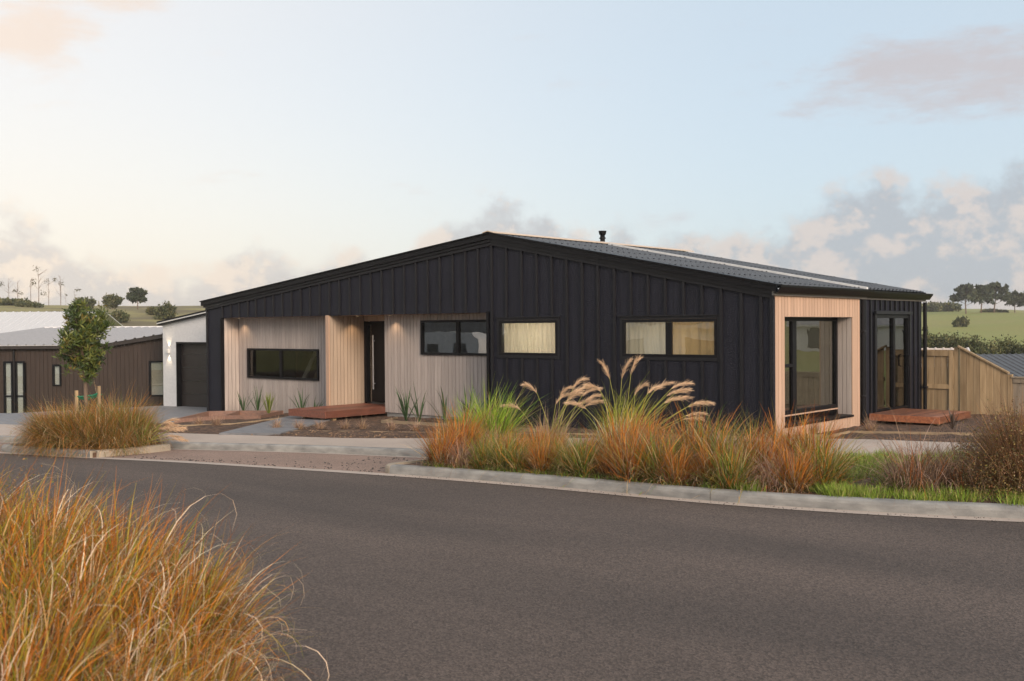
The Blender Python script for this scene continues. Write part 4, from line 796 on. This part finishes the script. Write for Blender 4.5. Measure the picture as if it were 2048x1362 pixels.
# small garden tussocks
st_ = [gmesh('small_tussock', [blades(300, .24, .05, .7, 1.4, .005, [(3, PINK), (2, (.28, .18, .12)), (1, TAN)], 6)]) for _ in range(2)]
for i, (px, py) in enumerate(((396, 850), (432, 850), (552, 857), (597, 858), (638, 858), (688, 857), (724, 857), (782, 860), (830, 861), (888, 864))):
    p = g(px, py, .06); tag(put('small_tussock', st_[i % 2], None, (p[0], p[1]+.02, gz(p[0])+.04), (0, 0, i), (1, 1, random.uniform(.8, 1.15))), f'small brown tussock, {ORD[i]} from the left in the front garden bed', 'grass clump', 'small tussocks in the front bed')
for i, (px, py, lab) in enumerate(((1741, 862, 'pale dry tussock at the foot of the black downpipe'), (1625, 866, 'pinkish tussock in front of the cedar window box'))):
    p = g(px, py, .0); tag(put('small_tussock', st_[i % 2], None, (p[0], p[1], gz(p[0])-.02), (0, 0, i), (1.25, 1.25, 1.2)), lab, 'grass clump', 'small tussocks in the front bed')
# flax and cabbage tree: every leaf its own part
def flax(base, leaves, label, cat='flax', col=(.06, .11, .045), name='flax_plant'):
    t = thing(name, base, label, cat, 'strap-leaved plants by the walls')
    for (az, ln, lean, dr, w) in leaves:
        n = 7; V = []; pos = np.zeros(3); th = lean
        for k in range(n+1):
            s = k/n; th = lean+dr*s**2; ww = w*(.55+1.1*s)*(1 if s < .45 else max(.02, (1-s)/.55))*.75; sx, sy = -math.sin(az), math.cos(az)
            V += [(pos[0]-sx*ww, pos[1]-sy*ww, pos[2]), (pos[0]+math.cos(az)*.25*ww*-1, pos[1]+math.sin(az)*.25*ww*-1, pos[2]-.12*ww), (pos[0]+sx*ww, pos[1]+sy*ww, pos[2])]
            pos = pos+np.array([math.cos(az)*math.sin(th), math.sin(az)*math.sin(th), math.cos(th)])*ln/n
        F = np.array([(k*3+j, k*3+j+1, k*3+j+4, k*3+j+3) for k in range(n) for j in range(2)])
        c_ = np.array(col)*random.uniform(.75, 1.35); put('leaf', mesh('leaf', V, F, MT['leaf'], True, np.tile(c_, (len(V), 1))), t)
def fl(n, h, spread=.45): 
    a0 = math.atan2(_r[1], _r[0]); return [((a0 if random.random() < .5 else a0+math.pi)+random.gauss(0, .7), h*random.uniform(.6, 1.1), abs(random.gauss(0, spread)), random.choice((.1, .15, .4, 1.0)), random.uniform(.018, .030)) for _ in range(n)]
fx_ = [(-8.95, -.45, 9, .95), (-8.45, -.5, 8, .95), (-7.55, -.6, 8, .92), (-6.75, -.7, 9, .9), (-6.25, -.72, 10, .92), (-5.75, -.75, 9, .85)]
for i, (x, y, n, h) in enumerate(fx_): flax((x, y, gz(x)+.04), fl(n+6, h*1.0, .38), f'dark green flax, {ORD[i]} from the deck in the bed below the right cedar wall')
fx2 = [(-15.85, -.15, 7, .75), (-15.25, -.1, 7, .85), (-13.3, -.1, 7, .75), (-12.75, -.15, 6, .6)]
for i, (x, y, n, h) in enumerate(fx2): flax((x, y, gz(x)+.04), fl(n+4, h*.95, .38), f'dark green flax, {ORD[i]} from the left under the low cedar-wall window')
p = g(538, 832, .05); flax((p[0], p[1], gz(p[0])+.03), [(random.uniform(0, 6.28), random.uniform(.55, .8), abs(random.gauss(0, .3)), random.uniform(.2, .9), .011) for _ in range(34)], 'yellow-green young cabbage tree in front of the low window', 'plant', (.17, .21, .04), 'cabbage_tree')
p = g(1905, 858, 0); flax((p[0], p[1], gz(p[0])), [(random.uniform(0, 6.28), random.uniform(.3, .5), abs(random.gauss(.55, .3)), random.uniform(.1, .6), .013) for _ in range(22)], 'bronze purple flax in front of the side deck', 'flax', (.09, .065, .05))
# ------------------------------------------------------------------ trees
def leafcloud(pts, n_each, ln, w, pal, up=.4, spread=.05, fold=True):
    pts = np.asarray(pts); m = len(pts)*n_each; p_ = np.repeat(pts, n_each, 0)+rng.normal(0, spread*.3, (m, 3))
    d = rng.normal(0, 1, (m, 3)); d[:, 2] += up; d /= np.linalg.norm(d, axis=1)[:, None]; s_ = np.cross(d, rng.normal(0, 1, (m, 3))); s_ /= np.linalg.norm(s_, axis=1)[:, None]
    L = ln*(.65+.7*rng.random((m, 1))); Wd = w*(.7+.6*rng.random((m, 1))); nn = np.cross(d, s_)
    V = np.stack([p_, p_+d*L*.5+s_*Wd-nn*Wd*.3, p_+d*L-nn*L*.12, p_+d*L*.5-s_*Wd-nn*Wd*.3], 1).reshape(-1, 3); F = np.arange(m*4).reshape(-1, 4)
    cp = np.array([c for _, c in pal]); ws = np.array([x for x, _ in pal], float); c_ = cp[rng.choice(len(cp), len(pts), p=ws/ws.sum())]; c_ = np.repeat(c_, n_each, 0)*(1+rng.normal(0, .18, (m, 1)))
    return V, F, np.repeat(c_, 4, 0).clip(.004, 1)
tb = np.array((-11.55, -6.62, gz(-11.55))); dep = float((tb-CX)@_f); pxm = FPX/dep
tx = lambda px, py: (P(px, py, d=dep)-tb)
tr = thing('young_tree', tuple(tb), 'young staked tree with glossy leaf rosettes in the left island', 'tree')
top = tx(170, 640); q = MB().tube([(0, 0, -.05), tuple(tx(172, 800)*np.array([1, 1, 1])), tuple(tx(170, 740)), tuple(top)], [.05, .042, .034, .012], 8); q.build('trunk', MT['bark'], tr, local=True, smooth=True)
rp = []
cen = tx(168, 690); rr_ = np.array([60, 60, 84])/pxm
subc = []
while len(subc) < 36:
    d = rng.normal(0, 1, 3); d /= np.linalg.norm(d); k = .35+.55*rng.random(); pnt = d*k
    if pnt[2] < -.2: pnt[:2] *= 1+.7*(pnt[2]+.2)
    if pnt[2] > .3: pnt[:2] *= 1-.3*(pnt[2]-.3)
    if pnt[2] > -.86 and all(np.linalg.norm(pnt-q_) > .24 for q_ in subc): subc.append(pnt)
for q_ in subc:
    for k in range(17):
        d = rng.normal(0, 1, 3); d /= np.linalg.norm(d); rp.append(cen+(q_+d*.26*rng.random()**.5)*rr_)
br = MB()
for pnt in rp[::4]:
    s0 = min(.9, max(.05, random.random()*.7)); a = tx(170, 740)*(1-s0)+top*s0; a = a*np.array([1, 1, 1]); a[2] = min(a[2], pnt[2]-.05); br.tube([tuple(a), tuple((a+pnt)/2+np.array([0, 0, -.04])), tuple(pnt)], [.012, .008, .004], 4)
br.build('branches', MT['bark'], tr, local=True)
v, f_, c_ = leafcloud(rp, 10, .125, .0145, [(3, (.085, .12, .03)), (2, (.15, .17, .04)), (2, (.05, .08, .025)), (.5, (.24, .19, .05))], .8)
put('crown', mesh('crown', v, f_, MT['leaf'], False, c_), tr)
for i, (px, side) in enumerate(((153, 'left'), (198, 'right'))):
    p0 = tx(px, 790)+tb; h = tx(px, 772 if i else 781)[2]+tb[2]; solo('tree_stake', MB().box(p0[0]-.025, p0[0]+.025, p0[1]-.025, p0[1]+.025, gz(p0[0])-.2, h), MT['pine'], f'square pine stake just {side} of the young tree trunk', 'stake', 'stakes of the young tree')
zt = tx(172, 792)[2]+tb[2]; a, b, c_ = tx(150, 792)+tb, tx(172, 792)+tb, tx(199, 786)+tb
MB_ = MB().tube([tuple(a), tuple((a+b)/2+np.array([0, 0, -.02])), tuple(b), tuple((b+c_)/2+np.array([0, 0, -.02])), tuple(c_)], .02, 5).tube([tuple(a+np.array([0, .05, -.05])), tuple(b+np.array([0, .05, -.06])), tuple(c_+np.array([0, .05, -.03]))], .016, 5)
solo('tree_tie', MB_, MT['green_tie'], 'green webbing tie between the young tree and its stakes', 'tie')
# ---- distant trees
def Hs(x, y): return float(H(np.array([x]), np.array([y]))[0])
def ground_at(px, d):
    p = P(px, 655, d=d); return np.array([p[0], p[1], Hs(p[0], p[1])])
def far_tree(px, d, top_py, width_px, kind, label, cat='tree', group='distant trees', seed=0):
    b = ground_at(px, d); h = float(P(px, top_py, d=d)[2]-b[2]); w = width_px*d/FPX/2; rr = random.Random(seed+int(px))
    t = thing({'pine': 'pine_tree', 'bare': 'bare_tree', 'bush': 'round_bush', 'shrub': 'dense_shrub'}[kind], tuple(b-np.array([0, 0, .2])), label, cat, group)
    pts = []; m = MB(); H_ = h+.2; ls = .0022*d
    if kind == 'pine':
        ly = rr.uniform(-.12, .12)*w; m.tube([(0, 0, 0), (ly, 0, H_*.5), (0, 0, H_*.93)], [.03*H_, .02*H_, .006*H_], 6)
        for i in range(13):
            s = .48+.50*(i/12); az_ = i*2.4+rr.random(); ln = w*(1.0-.62*max(0, s-.62)/.38)*(.55+.45*rr.random()); e = np.array([math.cos(az_)*ln, math.sin(az_)*ln, H_*s]); m.tube([(ly*.6, 0, H_*s-ln*.35), tuple(e*np.array([.6, .6, 1])-np.array([0, 0, ln*.05])), tuple(e)], [.010*H_, .007*H_, .003*H_], 4)
            for k in range(9): pts.append(e*np.array([.72]*2+[1])+np.array([rr.gauss(0, .17*w), rr.gauss(0, .17*w), rr.gauss(.015*H_, .028*H_)]))
        cl = leafcloud(pts, 16, ls*1.3, ls*.42, [(2, (.045, .060, .034)), (1, (.075, .085, .045))], .5, H_*.05)
    elif kind == 'bare':
        m.tube([(0, 0, 0), (w*.1, 0, H_*.5), (w*.0, 0, H_*.96)], [.011*H_, .008*H_, .002*H_], 5)
        for i in range(9):
            s = .35+.6*rr.random(); az_ = rr.random()*6.28; ln = w*(.4+.7*rr.random()); e = np.array([math.cos(az_)*ln, math.sin(az_)*ln, H_*min(1, s+.22*rr.random()+.05)]); m.tube([(0, 0, H_*s-ln*.1), tuple(e)], [.0045*H_, .0016*H_], 4)
            if rr.random() < .22: pts += [e+np.array([rr.gauss(0, .15*w), rr.gauss(0, .15*w), rr.gauss(0, .02*H_)]) for _ in range(4)]
        if not pts: pts = [np.array([0, 0, H_*.95])]
        cl = leafcloud(pts, 7, ls*.75, ls*.2, [(1, (.10, .10, .06)), (1, (.14, .13, .08))], .3, H_*.14)
    else:
        m.tube([(0, 0, 0), (0, 0, H_*.5)], [.03*H_, .015*H_], 5)
        lumps = [(rr.uniform(-.55, .55)*w, rr.uniform(-.5, .5)*w, H_*rr.uniform(.35, .72), rr.uniform(.32, .6)) for _ in range(7)]
        for i in range(170 if kind == 'bush' else 260):
            lx, ly_, lz, lr_ = lumps[i % 7]; u_ = rng.normal(0, 1, 3); u_ /= np.linalg.norm(u_); k = rng.random()**.4; pts.append(np.array([lx+u_[0]*w*lr_*k, ly_+u_[1]*w*lr_*k, max(.04*H_, lz+u_[2]*H_*.5*lr_*k*1.1)]))
        cl = leafcloud(pts, 12, ls*1.1, ls*.38, [(2, (.06, .075, .035)), (2, (.10, .105, .045)), (1, (.14, .13, .06))], .4, min(w, H_)*.45)
    m.build('trunk', MT['bark'], t, local=True); put('crown', mesh('crown', *cl[:2], MT['far_leaf'], False, cl[2]), t)
for i, (px, tp, wd) in enumerate(((1932, 573, 62), (1962, 575, 50), (1988, 570, 66), (2030, 588, 40), (2062, 585, 55))):
    far_tree(px, 285+6*i, tp, wd, 'pine', f'dark spreading pine, {ORD[i]} from the left on the right-hand hilltop', 'pine tree', 'pines on the right-hand hill')
for i, (px, d, tp, wd) in enumerate(((1880, 330, 607, 90), (1835, 332, 610, 60), (1981, 318, 622, 34), (2002, 316, 624, 26))):
    far_tree(px, d, tp, wd, 'shrub', f'dark scrub on the right-hand hill crest, {ORD[i]} from the house side', 'bush', 'scrub on the hill crest')
far_tree(1923, 205, 636, 30, 'bush', 'lone round bush on the green slope', 'bush', 'bushes on the slope')
for i, (px, d, tp, wd) in enumerate(((1850, 96, 660, 60), (1885, 92, 664, 70), (1930, 90, 670, 80), (1975, 86, 678, 70), (2020, 88, 676, 80), (2070, 86, 680, 80), (1850, 62, 640, 16), (2130, 86, 680, 90), (2200, 86, 682, 90))):
    far_tree(px, d, tp, wd, 'shrub', f'dark hedge bush below the green slope, {ORD[i]} counted along from the house', 'bush', 'hedge below the slope')
for i, (px, tp, wd) in enumerate(((18, 554, 34), (36, 560, 22), (62, 556, 20), (78, 538, 36), (98, 560, 20), (122, 550, 26), (132, 590, 18), (150, 580, 26))):
    far_tree(px, 215+6*(i % 3), tp, wd, 'bare', f'thin bare tree, {ORD[i]} from the left edge on the left hill', 'bare tree', 'bare trees on the left hill')
for i, (px, d, tp, wd, k) in enumerate(((226, 190, 590, 36, 'bush'), (240, 150, 625, 40, 'shrub'), (276, 190, 581, 40, 'pine'), (330, 160, 610, 44, 'shrub'), (305, 170, 618, 34, 'shrub'), (20, 205, 600, 90, 'shrub'), (170, 195, 592, 40, 'bush'), (60, 200, 606, 60, 'shrub'))):
    far_tree(px, d, tp, wd, k, ['rounded tree', 'low dark tree', 'layered pine', 'bushy grey-green tree', 'low scrub', 'scrub mass', 'small leafy tree', 'patch of scrub'][i]+' on the left-hand hillside '+['above the roofs', 'behind the young tree', 'left of the garage', 'beside the garage roof', 'right of the pine', 'under the bare trees', 'near the young tree top', 'at the hill foot'][i], 'tree', 'trees on the left-hand hillside')
# ------------------------------------------------------------------ neighbouring buildings
fh = np.array([-math.sin(YAW), math.cos(YAW)]); rh = np.array([math.cos(YAW), math.sin(YAW)])
def camspot(px, d, z): p = CX[:2]+fh*d+rh*((px-1024)/FPX*d); return (p[0], p[1], z)
nb = thing('neighbour_house', camspot(0, 36, -1.2), 'dark brown timber-clad house with pale corrugated roof at the left', 'house', rz=YAW)
U = 36/FPX; X = lambda px: px*U; Zp = lambda py, d=36: CX[2]-((py-655-7)/FPX)*d+1.2     # local height of an image row
xa, xb = X(-170), X(326)
wt = lambda x: Zp(697) if x < X(200) else Zp(697)+(x-X(200))/(X(325)-X(200))*(Zp(677)-Zp(697))
holes = [(X(9), X(23), Zp(832), Zp(726)), (X(32), X(47), Zp(832), Zp(726)), (X(107), X(120), Zp(770), Zp(733)), (X(300), X(327), Zp(792), Zp(727))]
n = 58; st = (xb-xa)/n
for i in range(n):
    p, q = xa+i*st+.004, xa+(i+1)*st-.004; mid = (p+q)/2; spans = [(-.3, wt(mid))]
    for h in holes:
        if h[0]-.02 < mid < h[1]+.02: spans = [s_ for (c0, d0) in spans for s_ in ((c0, h[2]), (h[3], d0)) if s_[1] > s_[0]+.02]
    for c0, d0 in spans: MB().box(p, q, 0, .02, c0, d0).build('board', MT['brown_ply'], nb, local=True)
MB().box(xa, xb, .14, .2, -.3, 2.3).box(xb-.12, xb, .2, 9, -.3, 2.4).build('wall_core', MT['garage_dark'], nb, local=True)
for h in holes:
    o = bpy.data.objects.new('window', None); COL.objects.link(o); o.parent = nb; o.location = ((h[0]+h[1])/2, 0, h[2])
    cx, zz = (h[0]+h[1])/2, h[2]; b = MB()
    x0, x1, z0, z1 = h[0]-cx, h[1]-cx, 0, h[3]-h[2]
    b.box(x0-.04, x0+.02, -.04, .05, z0, z1).box(x1-.02, x1+.04, -.04, .05, z0, z1).box(x0-.04, x1+.04, -.041, .05, z1-.001, z1+.06).box(x0-.04, x1+.04, -.041, .05, z0-.05, z0+.001)
    if z1 > 1.2: b.box(x0+.02, x1-.02, -.03, .045, z1*.36, z1*.36+.05)
    b.build('frame', MT['black_alu'], o, local=True); MB().box(x0+.01, x1-.01, .0, .004, z0, z1).build('pane', MT['glass'], o, local=True); MB().box(x0+.01, x1-.01, .06, .07, z0, z1).build('curtain', MT['white_metal'] if h[0] < X(250) else MT['blind'], o, local=True)
MB().tube([(X(22)+.12, -.06, wt(0)-.02), (X(22)+.12, -.06, -.2)], .04, 8).build('downpipe', MT['black_alu'], nb, local=True)
def slopeq(x0, z0, x1, z1, y0, y1, dz0, dz1, rise=0):
    return MB().prism([(x0, y0, z0+dz0), (x1, y0, z1+dz0), (x1, y0, z1+dz1), (x0, y0, z0+dz1)], [(x0, y1, z0+dz0+rise), (x1, y1, z1+dz0+rise), (x1, y1, z1+dz1+rise), (x0, y1, z0+dz1+rise)])
xk = X(200); zk = wt(xk-.01); ze = wt(xb)
slopeq(xa, zk, xk, zk, -.22, -.12, -.02, .09).build('gutter', MT['garage_dark'], nb, local=True); slopeq(xk, zk, xb+.05, ze, -.22, -.12, -.02, .11).build('barge_board', MT['garage_dark'], nb, local=True)
def rib_roof(nm, c, m, par, step=.3):    # quad c = 4 corners (front-left, front-right, back-right, back-left); ribs run front to back
    c = [np.array(p, float) for p in c]; n = max(2, int(np.linalg.norm(c[1]-c[0])/step)); V = []
    for i in range(n+1):
        for ds, dz in ((-.05, 0), (-.025, .035), (.025, .035), (.05, 0)):
            s = min(1, max(0, (i+ds/step*1.)/n)); V += [tuple(c[0]*(1-s)+c[1]*s+np.array([0, 0, dz])), tuple(c[3]*(1-s)+c[2]*s+np.array([0, 0, dz]))]
    F = [(2*i, 2*i+2, 2*i+3, 2*i+1) for i in range(len(V)//2-1)]; return MB().raw(V, F).build(nm, m, par, local=True)
zb = Zp(656.5, 46)
rib_roof('roof', [(xa, -.25, zk+.1), (xk, -.25, zk+.1), (xk+1.0, 10, zb), (xa, 10, zb)], MT['grey_metal'], nb); rib_roof('roof', [(xk+.001, -.25, zk+.1), (xb+.08, -.25, ze+.12), (xb+1.6, 10, zb+.0), (xk+1.001, 10, zb)], MT['grey_metal'], nb)
MB().box(xa, xb+1.6, 9.95, 10.1, zb-.06, zb+.05).build('ridge_cap', MT['white_metal'], nb, local=True)
ws_ = thing('white_shed', camspot(0, 54, -1.4), 'long white corrugated roof behind the brown house', 'shed', rz=YAW); U2 = 54/FPX
z0, z1 = CX[2]-(672-662)/FPX*54+1.4, CX[2]-(624-662)/FPX*58+1.4
rib_roof('roof', [(-260*U2, -.2, z0), (150*U2, -.2, z0+.1), (150*U2, 4, z1), (-260*U2, 4, z1)], MT['shed_white'], ws_, .45)
MB().box(-260*U2, 148*U2, 0, .15, -.6, z0-.02).box(148*U2, 150*U2, .0, 8, -.6, z0).build('wall', MT['white_metal'], ws_, local=True); MB().box(-260*U2, 150*U2, -.3, -.2, z0-.1, z0+.02).build('gutter', MT['white_metal'], ws_, local=True)
rib_roof('roof', [(150*U2, 8.2, z0), (-260*U2, 8.2, z0), (-260*U2, 4.001, z1), (150*U2, 4.001, z1)], MT['white_metal'], ws_, .4)
def simple_house(name, loc, rz, w, d, hw, hr, wm, rm, label, wins=(), cat='house', edge='white_metal'):
    t = thing(name, loc, label, cat, rz=rz); ov = .35
    b = MB().box(-w/2, w/2, -d/2, d/2, -1.5, hw); b.prism([(-w/2, -d/2, hw), (-w/2, d/2, hw), (-w/2, 0, hw+hr-.03)], [(w/2, -d/2, hw), (w/2, d/2, hw), (w/2, 0, hw+hr-.03)]); b.build('wall', MT[wm], t, local=True)
    k = hr/(d/2)
    for sg in (-1, 1):
        c = [(-w/2-ov, sg*(d/2+ov), hw-k*ov+.03), (w/2+ov, sg*(d/2+ov), hw-k*ov+.03), (w/2+ov, 0, hw+hr+.03), (-w/2-ov, 0, hw+hr+.03)]
        rib_roof('roof', c if sg < 0 else [c[1], c[0], c[3], c[2]], MT[rm], t, .3)
        for x in (-w/2-ov, w/2+ov): MB().prism([(x-.04, sg*(d/2+ov), hw-k*ov-.12), (x-.04, 0, hw+hr-.12), (x-.04, 0, hw+hr+.06), (x-.04, sg*(d/2+ov), hw-k*ov+.06)], [(x+.04, sg*(d/2+ov), hw-k*ov-.12), (x+.04, 0, hw+hr-.12), (x+.04, 0, hw+hr+.06), (x+.04, sg*(d/2+ov), hw-k*ov+.06)]).build('barge_board', MT[edge], t, local=True)
        MB().box(-w/2-ov+.05, w/2+ov-.05, sg*(d/2+ov)-.06, sg*(d/2+ov)+.06, hw-k*ov-.14, hw-k*ov+.01).build('gutter', MT[edge], t, local=True)
    for (face, x, z, ww, hh) in wins:
        sg = -1 if face == 'f' else 1; wo_ = MB().box(x-ww/2-.06, x+ww/2+.06, min(sg*d/2, sg*(d/2+.03)), max(sg*d/2, sg*(d/2+.03)), z-.06, z+hh+.06).build('window', MT['black_alu'], t, local=True)
        MB().box(x-ww/2, x+ww/2, min(sg*(d/2+.031), sg*(d/2+.036)), max(sg*(d/2+.031), sg*(d/2+.036)), z, z+hh).build('pane', MT['slate'], wo_, local=True)
    return t
p = camspot(2070, 46, -2.3); simple_house('far_house', p, YAW+.12, 9, 7.5, 1.75, 1.05, 'far_wall', 'slate', 'slate-roofed house beyond the low fence at the right', (('f', -2, .3, 1.4, 1.1),))
p = camspot(1800, 44, -2.05); h_ = simple_house('far_house', p, YAW-.35, 4.6, 6, 2.45, .45, 'brown_ply', 'tan_cap', 'low pale-edged roof just right of the house corner')
MB().tube([(2.0, -1.6, 2.3), (2.0, -1.6, 3.0)], .06, 8).build('vent_pipe', MT['white_metal'], [o for o in bpy.data.objects if o.name == 'far_house'][0], local=True)
simple_house('hill_house', (36, 92, Hs(36, 92)), -.4, 15, 8, 2.7, 1.5, 'white_metal', 'grey_metal', 'white hillside house mirrored in the cedar-box window', (('f', -4, .8, 1.6, 1.2), ('f', 1, .8, 2.2, 1.2), ('f', 5, .2, 1.2, 2.0)))
simple_house('street_house', (-19, -33, gz(-19)-.3), .1, 15, 9, 2.9, 1.6, 'white_metal', 'slate', 'white house across the street mirrored in the gable windows', (('b', -4, .8, 2, 1.2), ('b', 1, .8, 2.2, 1.2), ('b', 5, .1, 1, 2.0)))
simple_house('street_house', (-42, -36, gz(-30)-.3), .1, 17, 9, 2.8, 2.4, 'brown_ply', 'slate', 'dark house across the street mirrored in the recess window', (('b', -4, .8, 2, 1.2), ('b', 2, .8, 2.2, 1.2)))
cv = thing('caravan', (-27.5, -19.6, gz(-27)-.13), 'white caravan across the street mirrored in the recess window', 'caravan', rz=.2)
pr = [(-2.6, .55), (-2.75, 1.2), (-2.45, 2.3), (-2.1, 2.5), (2.2, 2.5), (2.55, 2.2), (2.7, 1.2), (2.5, .55)]
MB().prism([(x, -1.1, z) for x, z in pr], [(x, 1.1, z) for x, z in pr]).build('body', MT['white_metal'], cv, local=True)
for x in (-1.3, 1.1): MB().box(x-.6, x+.6, 1.1, 1.12, 1.35, 1.95).build('window', MT['slate'], cv, local=True)
for y in (-1, 1): MB().tube([(.1, y*.98-.1, .32), (.1, y*.98+.1, .32)], .32, 16).build('wheel', MT['black_paint'], cv, local=True)
MB().tube([(-2.6, 0, .5), (-3.6, 0, .48)], .05, 6).tube([(-3.3, 0, .5), (-3.3, 0, .05)], .03, 6).build('drawbar', MT['black_paint'], cv, local=True)
# ------------------------------------------------------------------ loose stones, chips, litter
sr = random.Random(3); b = MB()
def pebble(b, x, y, z, s):
    q = [(sr.uniform(.6, 1)*s*math.cos(a), sr.uniform(.6, 1)*s*math.sin(a)) for a in (0, 1.2, 2.4, 3.7, 5)]
    b.prism([(x+i, y+j, z) for i, j in q], [(x+i*.6, y+j*.6, z+s*sr.uniform(.3, .8)) for i, j in q])
for i in range(170):
    t = sr.random(); x = -9.5+6.3*t; y = kerb_y(x)+.14+abs(sr.gauss(0, .35))*(1.2 if sr.random() < .3 else .5); pebble(b, x, y, gz(x)+ROADZ+.004, sr.uniform(.008, .022))
for i in range(60): x = sr.uniform(-5.2, -3.5); y = sr.uniform(-5.9, -4.6); pebble(b, x, y, gz(x)+ROADZ+.004, sr.uniform(.01, .028))
for i in range(420):
    x = sr.uniform(-3.2, 9); y = kerb_y(x)+.07-abs(sr.gauss(0, .12)); pebble(b, x, y, gz(x)+ROADZ+.004, sr.uniform(.004, .013))
tag(b.build('loose_stones', MT['garage_dark']), 'dark loose stones on the parking bay', 'stones', kind='stuff')
b = MB()
for i in range(900):
    x = sr.uniform(-9.6, 4.5); f0 = fbx(x); y = f0+sr.uniform(.04, 1.3); pebble(b, x, y, gz(x)+float(yoff(x, y))-.008, sr.uniform(.01, .035))
tag(b.build('bark_chips', MT['stonechip']), 'pale bark and clay chips on the garden soil', 'mulch', kind='stuff')

# ------------------------------------------------------------------ evening haze over the far hills
hz = MB().box(-1530, 1530, -1530, 1530, -9, 19).build('haze', None); hz['kind'] = 'stuff'
hm = bpy.data.materials.new('haze'); hm.use_nodes = True; ht = hm.node_tree; ht.nodes.clear(); ho = ht.nodes.new('ShaderNodeOutputMaterial'); hv = ht.nodes.new('ShaderNodeVolumePrincipled')
hv.inputs['Color'].default_value = (.93, .9, .86, 1); hv.inputs['Density'].default_value = .00042; hv.inputs['Anisotropy'].default_value = .2; ht.links.new(hv.outputs[0], ho.inputs['Volume'])
hz.data.materials.clear(); hz.data.materials.append(hm)
